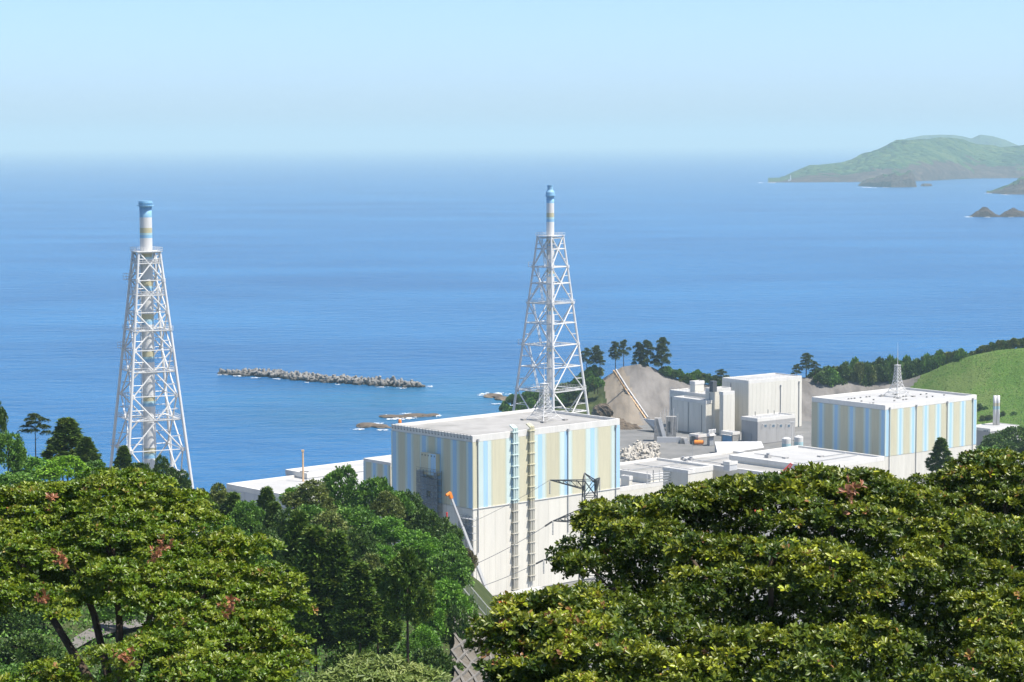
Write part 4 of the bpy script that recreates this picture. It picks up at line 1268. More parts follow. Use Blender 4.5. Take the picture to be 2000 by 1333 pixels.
# ------------------------------------------------------------------ pylon and its conductors
def pylon():
    d = 372.0
    base = at_d(1152, 1000, d)
    g = float(land_h(base.x, base.y)) - 0.5
    t = thing('power_pylon', 'dark grey lattice steel power pylon in front of the striped reactor building', 'pylon', (base.x, base.y, g), math.radians(8))
    zt = at_d(1150, 938, d).z - g
    zk = at_d(1150, 960, d).z - g
    H = zt
    hw = lambda z: 0.98 + (H - z) * 0.035
    cn = [(1, 1), (-1, 1), (-1, -1), (1, -1)]
    for sx, sy in cn:
        MB().tube((sx * hw(0), sy * hw(0), 0), (sx * hw(H), sy * hw(H), H), .17, .13, 4).build('leg', M['pylon'], t)
    n = 15
    for i in range(n):
        za, zb = H * i / n, H * (i + 1) / n
        for k in range(4):
            (ax, ay), (bx, by) = cn[k], cn[(k + 1) % 4]
            wa, wb = hw(za), hw(zb)
            MB().tube((ax * wa, ay * wa, za), (bx * wb, by * wb, zb), .07, n=4).tube((bx * wa, by * wa, za), (ax * wb, ay * wb, zb), .07, n=4).tube((ax * wb, ay * wb, zb), (bx * wb, by * wb, zb), .07, n=4).build('bracing', M['pylon'], t)
    MB().tube((-.98, -.98, H), (-.9, 0, H + 1.2), .12, n=4).tube((-.9, 0, H + 1.2), (.98, .98, H - .6), .12, n=4).tube((-.98, .98, H), (-.9, 0, H + 1.2), .1, n=4).tube((.98, -.98, H), (-.9, 0, H + 1.2), .1, n=4).build('peak', M['pylon'], t)
    tips = []
    m = t.matrix_basis
    inv = (Matrix.Translation(t.location) @ Matrix.Rotation(math.radians(8), 4, 'Z')).inverted()
    for (tx, ty), up, lo in (((1074, 938), (939, 955), 0), ((1080, 1018), (995, 1019), 1), ((1062, 1094), (1072, 1098), 1)):
        tip = inv @ at_d(tx, ty, d - .5)
        for s in (-1, 1):                             # an arm on either side
            tp = Vector((tip.x * (-s), tip.y * (-s) * 0 - .2, tip.z)) if s == 1 and False else (tip if s == -1 else Vector((-tip.x * .24, -tip.y, tip.z + .3)))
            zu = at_d(1150, up[0], d).z - g; zl = at_d(1150, up[1], d).z - g
            sx = -1 if s == -1 else 1
            arm = MB()
            for sy in (-1, 1):
                a = Vector((sx * hw(zu), sy * hw(zu), zu)); b_ = Vector((sx * hw(zl), sy * hw(zl), zl))
                arm.tube(a, tp, .10, n=4); arm.tube(b_, tp, .10, n=4)
                for j in range(1, 5):
                    f0, f1 = (j - 1) / 5, j / 5
                    arm.tube(a.lerp(tp, f1), b_.lerp(tp, f0), .055, n=4)
                    arm.tube(a.lerp(tp, f1), b_.lerp(tp, f1), .055, n=4)
            arm.build('cross_arm', M['pylon'], t)
            ins = MB()
            for k in range(9):
                z = tp.z - .3 - k * .24
                ins.lathe([(.05, z - .1), (.16, z - .06), (.16, z), (.05, z + .08)], 7, c=(tp.x, tp.y))
            ins.build('insulator_string', M['rail'], t)
            if s == -1:
                tips.append((Matrix.Translation(t.location) @ Matrix.Rotation(math.radians(8), 4, 'Z')) @ Vector((tip.x, tip.y, tip.z)))
    return tips
tips = pylon()
def cable(label, a, b_, sag, r=0.045, ins=True):
    n = 22
    pts = []
    for i in range(n + 1):
        f = i / n
        p = a.lerp(b_, f)
        p.z -= sag * 4 * f * (1 - f)
        pts.append(p)
    t = thing('power_line', label, 'cable', a, 0, 'conductors running left from the pylon')
    MB().path([p - a for p in pts], r, 4).build('conductor', M['dark'], t)
    if ins:
        mb = MB()
        d = (pts[1] - pts[0]).normalized()
        for k in range(10):
            c = Vector((0, 0, 0)) + d * (.5 + k * .28)
            mb.tube(c, c + d * .1, .15, n=7)
        mb.build('insulator_string', M['dark'], t)
cable('thin conductor from the topmost arm of the pylon, slanting left across the stripes', tips[0], at_d(560, 1110, 330), 3.0, .03, False)
cable('heavy conductor from the middle arm of the pylon, slanting left across the white wall', tips[1], at_d(620, 1185, 300), 2.5)
cable('lowest heavy conductor from the pylon, near the foot of the white wall', tips[2], at_d(620, 1205, 300), 2.0)
# ------------------------------------------------------------------ telescopic crane beside the shaded wall
d = 640.0
tip = at_d(878, 964, d - 6)
bs = at_d(957, 1207, d + 4)
g = 15.0
t = thing('truck_crane', 'telescopic truck crane with grey boom and orange tip against the shaded striped wall', 'crane', (bs.x, bs.y, g), 0.6)
inv = (Matrix.Translation(t.location) @ Matrix.Rotation(0.6, 4, 'Z')).inverted()
T_ = inv @ tip
S_ = Vector((0, 0, 3.4))
mid = [S_.lerp(T_, f) for f in (0, .38, .68, .985)]
for i, w in enumerate((.62, .50, .40)):
    MB().tube(mid[i], mid[i + 1], w, n=4).build('boom_section', M['palegrey'] if i else M['steel'], t)
dv = (T_ - S_).normalized()
MB().tube(T_ - dv * 1.6, T_ + dv * .3, .62, n=4).tube(T_, T_ + Vector((-1.6, -.6, -.35)), .4, n=6).build('boom_head', M['orange'], t)
hk = T_ + Vector((-1.3, -.5, -.3))
MB().tube(hk, hk - Vector((0, 0, 5.2)), .05, n=4).build('hoist_rope', M['dark'], t)
MB().tube(hk - Vector((0, 0, 5.0)), hk - Vector((0, 0, 6.6)), .32, .22, 6).tube(hk - Vector((0, 0, 6.6)), hk - Vector((-.2, 0, 7.1)), .12, n=5).build('hook_block', M['red'], t)
box_part('carrier', M['orange'], t, -5, 6, -1.3, 1.3, 1.0, 2.0)
box_part('cab', M['orange'], t, 3.8, 6, -1.25, 1.25, 2.01, 3.4)
box_part('turntable', M['palegrey'], t, -2.6, 1.6, -1.2, 1.2, 2.02, 3.3)
for x in (-4, -2.5, 2.5, 4.5):
    for s in (-1, 1):
        MB().tube((x, s * 1.1, .62), (x, s * 1.5, .62), .62, n=14).build('wheel', M['rubber'], t)

# ------------------------------------------------------------------ vans parked at the foot of the wall
def van(label, px, py, rz):
    p = at_z(px, py, 15.02)
    t = thing('parked_van', label, 'van', p, rz, 'vans parked below the white wall')
    mb = MB()
    prof = [(-2.3, .4), (2.3, .4), (2.35, 1.0), (1.9, 1.15), (1.15, 2.0), (-2.2, 2.05), (-2.35, 1.2)]
    n = len(prof)
    mb.add([(x, -.9, z) for x, z in prof] + [(x, .9, z) for x, z in prof], [tuple(range(n)), tuple(range(2 * n - 1, n - 1, -1))] + [(i, i + n, (i + 1) % n + n, (i + 1) % n) for i in range(n)])
    mb.build('body', M['steel'], t)
    for s in (-1, 1):
        box_part('side_window', M['glass'], t, -1.9, .9, s * .905 - .01, s * .905 + .01, 1.25, 1.8)
        for x in (-1.5, 1.5):
            MB().tube((x, s * .72, .34), (x, s * .95, .34), .34, n=12).build('wheel', M['rubber'], t)
    MB().add([(1.2, -.8, 1.98), (1.93, -.8, 1.18), (1.93, .8, 1.18), (1.2, .8, 1.98)], [(0, 1, 2, 3)])
    w = MB(); w.add([(1.22, -.8, 1.96), (1.93, -.8, 1.17), (1.93, .8, 1.17), (1.22, .8, 1.96)], [(0, 1, 2, 3)])
    o = w.build('windscreen', M['glass'], t); o.location = (.02, 0, .02)
van('white van parked on the yard nearest the forest edge', 987, 1174, 2.2)
van('white van half hidden by the leaves beside the pipe bundles', 1018, 1168, .5)
k = at_z(1046, 1150, 15)
T8 = Block('pipe_gallery', 'low concrete gallery where the pipe bundles meet the ground', 'building', 0, 0, 17.6, 42, 0, 0, P=at_z(1008, 1163, 17.6), L=14, W=5)
T8.shell(M['concrete'], M['roof_white'], M['parapet'], .2, .3)

# ------------------------------------------------------------------ fence and concrete frame slope beside the forest
def slope_xy(px, py, d0=150, d1=640):               # where a pixel's ray meets the land
    d = np.arange(d0, d1, 0.5)
    r = ray(px, py)
    x = r.x / r.y * d; z = CAM_H + r.z / r.y * d
    k = np.nonzero(z <= land_h(x, d))[0]
    return at_d(px, py, float(d[k[0]]) if len(k) else d1)
FE = [slope_xy(x, y) for x, y in ((902, 1150), (925, 1178), (950, 1208), (990, 1248))]
t = thing('chain_fence', 'grey barred fence descending beside the forest edge above the concrete slope', 'fence', FE[0])
o0 = FE[0]
hgt = Vector((0, 0, FE[0].y * 26 / F_PX))
for a, b_ in zip(FE[:-1], FE[1:]):
    n = 9
    for k in range(n):
        q = a.lerp(b_, k / n) - o0
        MB().tube(q - Vector((0, 0, 1.5)), q + hgt, .03 if k % 3 else .06, n=4).build('fence_post' if k % 3 == 0 else 'bar', M['rail'], t)
    MB().tube(a - o0 + hgt, b_ - o0 + hgt, .07, n=4).build('top_rail', M['steel'], t)
    MB().tube(a - o0 + Vector((0, 0, .3)), b_ - o0 + Vector((0, 0, .3)), .08, n=4).build('bottom_rail', M['steel'], t)
NU = 10
M['beam'] = mottled('stained_concrete_beam', [(0.3, (0.13, 0.12, 0.10)), (0.7, (0.22, 0.205, 0.18))], 0.8, 0.9, bump=0.2, dist=0.1)
cl = [[slope_xy(885 + (1015 - 885) * i / NU + 4 * math.sin(j * 1.7), (1182 + 68 * i / NU) * (1 - j / NU) + 1350 * j / NU) for i in range(NU + 1)] for j in range(NU + 1)]
o0 = cl[0][0].copy()
t = thing('frame_slope', 'sandy slope held by a diamond lattice of concrete beams beside the forest', 'retaining slope', o0)
cl = [[p - o0 + Vector((0, 0, .5)) for p in r] for r in cl]
mb = MB()
mb.add([p for r in cl for p in r], [(j * (NU + 1) + i, j * (NU + 1) + i + 1, (j + 1) * (NU + 1) + i + 1, (j + 1) * (NU + 1) + i) for j in range(NU) for i in range(NU)])
mb.build('bank', M['bank'], t, smooth=True)
for j in range(NU):
    for i in range(NU):
        if (i + j) % 2 == 0:
            a, b_ = cl[j][i], cl[j + 1][i + 1]
        else:
            a, b_ = cl[j][i + 1], cl[j + 1][i]
        e = Vector((0, 0, .1))
        MB().tube(a + e, b_ + e, .16, n=4).build('beam', M['beam'], t)

# ------------------------------------------------------------------ foliage meshes
def leaf_mesh(name, base, dirn, nrm, length, width, tint, mat, fine=True, curl=0.12):
    """many folded leaves; fine = two quads each, otherwise two triangles"""
    n = len(base)
    dirn = dirn / np.linalg.norm(dirn, axis=1, keepdims=True)
    side = np.cross(dirn, nrm); side /= np.linalg.norm(side, axis=1, keepdims=True) + 1e-9
    up = np.cross(side, dirn)
    L = length[:, None]; Wd = width[:, None]
    tip = base + dirn * L - up * L * curl
    if fine:
        v = np.stack([base, base + dirn * L * .35 + side * Wd * .42 + up * Wd * .16, base + dirn * L * .72 + side * Wd * .5 + up * Wd * .12 - up * L * curl * .4, tip,
                      base + dirn * L * .72 - side * Wd * .5 + up * Wd * .12 - up * L * curl * .4, base + dirn * L * .35 - side * Wd * .42 + up * Wd * .16], 1)
        nv, f = 6, np.array([0, 1, 2, 3, 0, 3, 4, 5]); fl = 4
    else:
        v = np.stack([base, base + dirn * L * .55 + side * Wd * .5 + up * Wd * .15, tip, base + dirn * L * .55 - side * Wd * .5 + up * Wd * .15], 1)
        nv, f = 4, np.array([0, 1, 2, 0, 2, 3]); fl = 3
    me = bpy.data.meshes.new(name)
    me.vertices.add(n * nv); me.vertices.foreach_set('co', v.reshape(-1).astype(np.float32))
    idx = (np.arange(n)[:, None] * nv + f[None, :]).reshape(-1).astype(np.int32)
    me.loops.add(len(idx)); me.loops.foreach_set('vertex_index', idx)
    npoly = len(idx) // fl
    me.polygons.add(npoly); me.polygons.foreach_set('loop_start', (np.arange(npoly) * fl).astype(np.int32))
    at = me.attributes.new('tint', 'FLOAT', 'POINT')
    at.data.foreach_set('value', np.repeat(tint, nv).astype(np.float32))
    me.materials.append(mat)
    me.update(calc_edges=True)
    return me
def unit(v):
    return v / (np.linalg.norm(v, axis=-1, keepdims=True) + 1e-9)
def sphere_dirs(rs, n, zmin=-1.0):
    z = rs.uniform(zmin, 1, n); a = rs.uniform(0, 2 * np.pi, n); r = np.sqrt(1 - z * z)
    return np.stack([r * np.cos(a), r * np.sin(a), z], -1)

def lobed_leaves(rs, lobes, n_sub, n_leaf, sub_r, leaf, up_bias, zmin, droop=0.0, narrow=.55):
    """points and leaf frames on clumps that cover the lobes (centre, radii)"""
    P, D, T = [], [], []
    for c, rad in lobes:
        sd = sphere_dirs(rs, n_sub, zmin)
        sc = c + sd * rad * rs.uniform(.72, 1.05, (n_sub, 1))
        keep = np.ones(n_sub, bool)
        for c2, r2 in lobes:
            if c2 is c: continue
            keep &= (np.linalg.norm((sc - c2) / r2, axis=1) > .72)
        sc = sc[keep]; sd = sd[keep]
        for q, sdir in zip(sc, sd):
            r = sub_r * rs.uniform(.7, 1.35)
            ld = unit(sphere_dirs(rs, n_leaf) + sdir * .55 + np.array([0, 0, .25]))
            P.append(q + ld * r * rs.uniform(.45, 1.05, (n_leaf, 1)) * np.array([1.15, 1.15, .85]))
            D.append(unit(ld * 1.0 + rs.normal(0, .45, (n_leaf, 3)) + np.array([0, 0, up_bias - droop])))
            T.append(np.clip(rs.normal(.45, .17) + rs.normal(0, .16, n_leaf), 0, 1))
    P = np.concatenate(P); D = np.concatenate(D); T = np.concatenate(T)
    nr = unit(rs.normal(0, .5, P.shape) + np.array([0, 0, .9]))
    ln = leaf * rs.uniform(.65, 1.35, len(P))
    return P, D, nr, ln, ln * narrow, T

CROWNS = {}
def broadleaf(key, mat, seed, R=4.0, H=5.5, n_lobes=13, n_sub=30, n_leaf=24, leaf=.42, spread=.62):
    rs = np.random.RandomState(seed)
    lobes = [(np.array([0, 0, H * .52]), np.array([R * .55, R * .55, H * .4]))]
    for k in range(n_lobes):
        a = k * 2.4 + rs.uniform(-.4, .4); f = math.sqrt((k + .5) / n_lobes)
        z = H * (.82 - .55 * f + rs.uniform(-.17, .17))
        r = R * rs.uniform(.20, .41)
        lobes.append((np.array([R * spread * f * math.cos(a), R * spread * f * math.sin(a), max(z, r * .5)]), np.array([r, r, r * .8])))
    CROWNS[key] = (leaf_mesh('crown', *lobed_leaves(rs, lobes, n_sub, n_leaf, R * .105, leaf, .3, -.55), mat, False), R, H)
def cedar(key, mat, seed, R=2.3, H=11.0, tip=1.0, n_br=120, n_leaf=80, leaf=.55):
    rs = np.random.RandomState(seed)
    P, D, T = [], [], []
    for k in range(n_br):
        h = ((k + rs.uniform(0, 1)) / n_br) ** 1.05
        prof = (min(1.0, (1 - h) * 1.2) ** .9 + .04) * (0.72 + .28 * min(1, h * 4)) if tip else math.sqrt(max(.02, 1 - (2 * h - .75) ** 2 / 1.6)) * min(1, (1 - h) * 4 + .15)
        a = k * 2.39996 + rs.uniform(-.4, .4)
        rr = R * prof * rs.uniform(.5, 1.0)
        c = np.array([rr * math.cos(a), rr * math.sin(a), H * h - rr * .10])
        out = np.array([math.cos(a), math.sin(a), .15])
        size = np.array([.46, .46, .60]) * (0.5 + .6 * prof)
        ld = unit(sphere_dirs(rs, n_leaf) + out * .6)
        P.append(c + ld * size * rs.uniform(.3, 1.1, (n_leaf, 1)))
        D.append(unit(out * .55 + np.array([0, 0, .55]) + rs.normal(0, .45, (n_leaf, 3))))
        T.append(np.clip(rs.normal(.42, .17) + rs.normal(0, .15, n_leaf), 0, 1))
    P = np.concatenate(P); D = np.concatenate(D); T = np.concatenate(T)
    ln = leaf * rs.uniform(.6, 1.4, len(P))
    CROWNS[key] = (leaf_mesh('crown', P, D, unit(rs.normal(0, .6, P.shape) + [0, 0, .5]), ln, ln * .38, T, mat, False), R, H)
def pine(key, mat, seed, R=4.2, H=8.0, pads=13, leaf=.55):
    rs = np.random.RandomState(seed)
    lobes = []
    for k in range(pads):
        h = (k + .5) / pads
        a = k * 2.4 + rs.uniform(-.6, .6); rr = R * (1 - h ** 2.2 * .8) * rs.uniform(.2, .78)
        r = R * rs.uniform(.17, .33) * (1.05 - .3 * h)
        lobes.append((np.array([rr * math.cos(a), rr * math.sin(a), H * (.10 + .85 * h)]), np.array([r * 1.25, r * 1.25, r * .36])))
    CROWNS[key] = (leaf_mesh('crown', *lobed_leaves(rs, lobes, 18, 20, R * .075, leaf, .5, -.3, narrow=.30), mat, False), R, H)
for k, (nm, mt) in enumerate((('green', 'lf_green'), ('bright', 'lf_bright'), ('olive', 'lf_olive'), ('yellow', 'lf_yellow'), ('dark', 'lf_dark'), ('brown', 'lf_brown'))):
    broadleaf(nm + '0', M[mt], 10 + k)
    if nm in ('green', 'bright', 'dark', 'olive'):
        broadleaf(nm + '1', M[mt], 40 + k, n_lobes=17, spread=.66)
cedar('cedar0', M['lf_cedar'], 70)
cedar('cedar1', M['lf_cedar'], 71, R=2.2, n_br=130)
cedar('round0', M['lf_cedar'], 72, R=3.0, H=6.5, tip=0, n_br=110)
pine('pine0', M['lf_pine'], 80); pine('pine1', M['lf_pine'], 81, pads=16); pine('pine2', M['lf_pine'], 83, R=3.2, H=9.5, pads=18); pine('pine3', M['lf_pine'], 85, R=4.6, H=6.5, pads=10); pine('pine4', M['lf_pine'], 88, R=3.6, H=9.0, pads=14)
broadleaf('bush0', M['lf_dark'], 90, R=2.6, H=3.4, n_lobes=8, n_sub=22, n_leaf=16, leaf=.5)
broadleaf('bush1', M['lf_olive'], 91, R=2.6, H=3.2, n_lobes=9, n_sub=22, n_leaf=16, leaf=.5)
broadleaf('bush2', M['lf_green'], 92, R=2.6, H=3.0, n_lobes=9, n_sub=22, n_leaf=16, leaf=.5)

TRUNK = MB().lathe([(1.25, 0), (1.0, .06), (.85, .4), (.6, .75), (.25, 1.0)], 8).mesh('trunk', M['bark'], True)
def tree(kind, px, py, d, w_px, h_px, label, name='tree', cat='tree', group=None, trunk=None, base=None, trunk_top=.65, seed=0):
    """a tree whose top is seen at a pixel, d metres away; crown size given in pixels of the photograph"""
    me, R, H = CROWNS[kind]
    top = at_d(px, py, d)
    k = d / F_PX
    w, h = w_px * k / 2, h_px * k
    g = (float(land_h(top.x, top.y)) if base is None else base) - .3
    cz = top.z - h
    if g > cz + h * .25:
        g = cz - .3
    t = thing(name, label, cat, (top.x, top.y, g), 0, group)
    rz = (px * 0.37 + d * 1.7 + seed) % 6.28
    link('crown', me, t, (0, 0, cz - g), rz, (w / R, w / R, h / H))
    rt = trunk or max(.14, w * .055)
    hh = max(cz + h * trunk_top - g, .5)
    link('trunk', TRUNK, t, (0, 0, 0), rz, (rt, rt, hh))
    if kind.startswith('pine') or kind.startswith('bright') or kind.startswith('dark'):
        mb = MB()
        rs = random.Random(px)
        for q in range(5):
            a = q * 1.3 + rs.random()
            z0 = hh * (.45 + .1 * q)
            mb.tube((0, 0, min(z0, hh)), (w * .55 * math.cos(a), w * .55 * math.sin(a), min(z0, hh) + h * .18), rt * .35, rt * .12, 5)
        mb.build('limb', M['bark'], t)
    return t

# ------------------------------------------------------------------ forest on the spur below the viewpoint
F1 = 'trees of the hillside forest'
for a in [
    # kind, px, py, distance, crown width px, crown height px, label
    ('cedar0', 583, 1008, 205, 104, 245, 'tall dark cedar nearest the left foreground tree, narrow pointed top'),
    ('cedar1', 614, 1036, 192, 120, 225, 'broad dark cedar with long bare trunk, second from the left foreground tree'),
    ('cedar0', 658, 1046, 192, 104, 205, 'slim pointed cedar in the middle of the cedar row'),
    ('cedar1', 702, 1104, 184, 94, 146, 'short cedar right of the row, olive tips, thin pale trunk below'),
    ('cedar0', 737, 1118, 186, 92, 142, 'short rounded cedar between the row and the lone round-topped cedar'),
    ('round0', 795, 1080, 178, 100, 130, 'round-topped cedar with long straight bare trunk, front of the forest'),
    ('cedar0', 521, 956, 292, 64, 100, 'pointed cedar below the turbine hall roof corner'),
    ('cedar1', 455, 966, 285, 72, 95, 'dark conical cedar behind the left foreground tree'),
    ('cedar1', 536, 984, 270, 60, 90, 'small dark cedar touching the pointed one below the turbine hall'),
    ('green1', 664, 910, 335, 92, 110, 'tall green broadleaf tree topping the forest in front of the turbine hall roof'),
    ('green0', 733, 926, 330, 98, 100, 'full green broadleaf tree beside the striped annex'),
    ('olive1', 606, 950, 312, 122, 66, 'wide flat olive-brown tree left of the tallest broadleaf'),
    ('olive0', 757, 960, 310, 76, 60, 'olive tree below the shaded striped wall'),
    ('dark0', 803, 968, 325, 84, 76, 'dark green dome-shaped tree below the tall scaffolding'),
    ('bright0', 762, 1006, 296, 104, 62, 'bright green layered tree in the middle of the forest'),
    ('dark1', 858, 1006, 332, 100, 72, 'dark olive tree just left of the crane boom'),
    ('brown0', 905, 1064, 336, 62, 58, 'greyish brown vine-covered tree at the forest edge by the crane'),
    ('olive1', 645, 1010, 272, 130, 76, 'broad olive-green tree behind the cedar row'),
    ('bright1', 815, 1036, 290, 108, 66, 'bright green dense tree above the round-topped cedar'),
    ('bright0', 746, 1060, 262, 66, 48, 'small bright green domed tree behind the round-topped cedar'),
    ('olive0', 722, 1082, 245, 88, 70, 'pale olive tree left of the round-topped cedar'),
    ('green1', 868, 1078, 272, 112, 84, 'green vine-draped tree right of the round-topped cedar'),
    ('bright1', 858, 1128, 250, 120, 92, 'bright green leafy tree at the sunlit right flank of the forest'),
    ('green0', 900, 1150, 262, 78, 110, 'green tree overhanging the barred fence'),
    ('bright0', 845, 1182, 232, 84, 66, 'rounded bright green tree low on the forest flank'),
    ('dark0', 890, 1196, 232, 100, 140, 'dark green tree above the diamond lattice slope'),
    ('bright1', 828, 1222, 215, 66, 48, 'small bright green tree in the shaded hollow right of the bare trunk'),
    ('green0', 800, 1246, 212, 56, 46, 'small green sapling crown beside the bare cedar trunk'),
    ('green1', 556, 1150, 212, 84, 80, 'green broadleaf tree showing right of the left foreground crown'),
    ('green0', 582, 1196, 205, 80, 90, 'lower green broadleaf tree below the cedars at left'),
    ('dark1', 690, 1255, 190, 120, 90, 'dark undergrowth tree in the shade under the cedar row'),
    ('dark0', 760, 1275, 186, 110, 80, 'dark leafy tree at the foot of the round-topped cedar trunk'),
    ('dark1', 850, 1262, 205, 110, 90, 'dark tree in shade at the bottom of the forest flank'),
    ('dark0', 905, 1280, 222, 70, 90, 'lowest dark tree beside the diamond lattice slope'),
    ('olive0', 425, 946, 300, 76, 60, 'pale olive tree below the left end of the turbine hall roof'),
    ('bright0', 575, 948, 330, 66, 40, 'sunlit bright green tree at the foot of the rusty pole'),
    ('green0', 480, 975, 275, 90, 70, 'green tree between the two back cedars'),
    ('dark0', 560, 1000, 265, 90, 80, 'dark tree directly below the turbine hall roof'),
    ('dark1', 690, 1030, 255, 100, 90, 'dark shaded tree in the centre of the forest behind the cedars'),
    ('green0', 640, 1120, 222, 120, 110, 'green tree filling the gap behind the cedar row'),
    ('green1', 790, 1110, 245, 110, 90, 'green tree directly behind the round-topped cedar'),
    # left edge
    ('dark0', -12, 772, 300, 52, 90, 'dark tree cut by the left edge of the picture'),
    ('cedar1', 130, 820, 335, 92, 90, 'broad dark cedar left of the left lattice tower'),
    ('cedar0', 168, 856, 330, 56, 60, 'lower cedar shoulder right of the broad dark cedar'),
    ('cedar0', 241, 874, 345, 50, 66, 'small dark cedar in front of the left tower leg'),
    ('green0', 15, 838, 285, 78, 90, 'sunlit green tree at the left edge below the dark one'),
    ('bright0', 60, 888, 290, 120, 60, 'loose green trees on the left slope below the lone pine'),
    ('yellow0', 122, 892, 282, 110, 44, 'yellow-green spreading tree below the broad dark cedar'),
    ('green1', 180, 900, 285, 84, 52, 'mid-green tree right of the yellow-green one'),
    ('dark1', 280, 902, 325, 62, 60, 'dark tree at the foot of the left tower, left of its shaft'),
    ('dark0', 318, 896, 335, 56, 62, 'ragged dark tree in front of the foot of the left tower shaft'),
    ('dark0', 352, 924, 330, 60, 60, 'dark tree by the right leg of the left tower'),
    ('olive0', 395, 955, 300, 60, 50, 'olive bush right of the left tower, touching the sea view'),
    ('green0', 30, 920, 260, 130, 60, 'green tree just above the left foreground crown'),
    ('bright1', 215, 915, 275, 80, 50, 'bright tree between the yellow-green one and the tower'),
]:
    kind = a[0]
    nm = {'c': 'cedar_tree', 'r': 'cedar_tree'}.get(kind[0], 'broadleaf_tree')
    tree(*a, name=nm, group=F1)
for a in (('dark0', 20, 1170, 205, 130, 80, 'dark shaded tree behind the left foreground trunk, by the picture edge'), ('green0', 85, 1160, 212, 110, 70, 'green shaded tree seen under the left foreground crown'),
          ('dark1', 55, 1235, 190, 140, 90, 'dark lower tree under the left foreground crown, by the picture edge'), ('dark0', 120, 1285, 182, 120, 80, 'dark tree at the very bottom, left of the foreground trunk'), ('green1', 20, 1300, 180, 120, 70, 'leafy dark tree at the bottom left corner'),
          ('green0', 235, 1170, 215, 110, 52, 'sunlit green tree behind the left foreground limbs, above the path'), ('dark1', 330, 1200, 212, 120, 70, 'shaded tree right of the path under the left foreground limbs'), ('dark0', 215, 1300, 186, 110, 60, 'dark bush right of the left foreground trunk foot'),
          ('green0', 430, 1000, 262, 100, 90, 'green tree right of the left foreground crown, below the pale olive one'), ('dark1', 402, 975, 285, 80, 70, 'dark tree just right of the left foreground crown top'), ('green1', 475, 1035, 245, 110, 100, 'rounded green tree beside the left foreground crown shoulder'), ('dark0', 520, 1040, 250, 100, 100, 'dark tree below the two back cedars'), ('green0', 690, 985, 300, 130, 80, 'green tree in the middle of the forest below the tallest broadleaf'), ('dark1', 715, 1035, 275, 110, 80, 'shaded tree left of the bright layered tree'), ('green1', 610, 985, 290, 110, 80, 'green tree below the wide olive-brown one'), ('dark0', 560, 1060, 232, 110, 110, 'shaded tree left of the cedar row'), ('green0', 770, 955, 322, 90, 70, 'green tree tucked under the striped annex'), ('dark0', 830, 1000, 315, 90, 80, 'dark tree between the dome-shaped tree and the crane'), ('green1', 880, 1045, 300, 90, 80, 'green tree below the dark olive one beside the crane boom')):
    tree(*a, name='broadleaf_tree', group=F1)
def hill_path():
    pts = [(140, 1275, 12), (185, 1248, 13), (235, 1232, 13), (290, 1222, 12), (350, 1205, 10), (400, 1190, 8)]
    mb = MB()
    row = []
    for px, py, w in pts:
        a, b_ = slope_xy(px, py + w, 150, 420), slope_xy(px, py - w, 150, 420)
        row.append((a + Vector((0, 0, .7)), b_ + Vector((0, 0, .7))))
    for (a, b_), (c, d) in zip(row[:-1], row[1:]):
        mb.add([a, c, d, b_], [(0, 1, 2, 3)])
    structure(mb.build('path', M['path']))
hill_path()
tree('pine0', 68, 808, 340, 66, 46, 'lone dark pine with bare stem above the left slope', 'pine_tree', group=F1)

# undergrowth covering the slope between the trees
def undergrowth():
    rs = np.random.RandomState(4)
    n = 9000
    y = rs.uniform(110, 430, n); x = (rs.uniform(-260, -24, n) / 1000) * y - 2
    z = land_h(x, y)
    c = np.stack([x, y, z], -1)
    k = 12
    P = np.repeat(c, k, 0) + rs.normal(0, 1, (n * k, 3)) * np.array([.7, .7, .35]) + [0, 0, .4]
    D = unit(rs.normal(0, .6, P.shape) + [0, 0, .5])
    T = np.clip(np.repeat(rs.normal(.4, .2, n), k) + rs.normal(0, .15, n * k), 0, 1)
    ln = .36 * rs.uniform(.6, 1.4, len(P))
    stuff(link('undergrowth', leaf_mesh('undergrowth', P, D, unit(rs.normal(0, .5, P.shape) + [0, 0, .9]), ln, ln * .5, T, M['lf_green'], False)), 'green undergrowth covering the hillside')
undergrowth()

# tall grass tufts on the green hill
def hill_grass():
    rs = np.random.RandomState(14)
    n = 11000
    px = rs.uniform(1785, 2080, n); k = rs.uniform(0.0, .98, n)
    ry = np.interp(px, [q[0] for q in RIDGE], [q[1] for q in RIDGE])
    dr = np.interp(px, [960, 1200, 1700, 1900, 2100], [1130, 1135, 1130, 1105, 1090])
    foot = np.interp(px, [960, 1160, 1230, 1300, 1700, 1850, 2100], [1085, 1078, 1062, 1082, 1085, 1035, 1005])
    P = []
    for a, y_, d_, f_, t_ in zip(px, ry, dr, foot, k):
        p = at_d(a, y_, d_)
        y = d_ + (f_ - d_) * t_
        P.append((p.x * y / d_, y, p.z + (14.5 - p.z) * t_ ** .92 + .1))
    P = np.array(P)
    P[:, 2] += fbm(P[:, 0], P[:, 1], 14, 5) * .9 * np.clip(np.minimum(k, 1 - k) * 4, 0, 1)
    D = unit(rs.normal(0, .7, P.shape) + [0, -.2, .8])
    ln = rs.uniform(.25, .55, n)
    T = np.clip(.5 + .35 * fbm(P[:, 0], P[:, 1], 9, 2) + rs.normal(0, .15, n), 0, 1)
    stuff(link('grass', leaf_mesh('grass', P, D, unit(rs.normal(0, .5, P.shape) + [0, -.6, .8]), ln, ln * .8, T, M['lf_lawn'], False)), 'rough grass tufts on the green hill')
hill_grass()

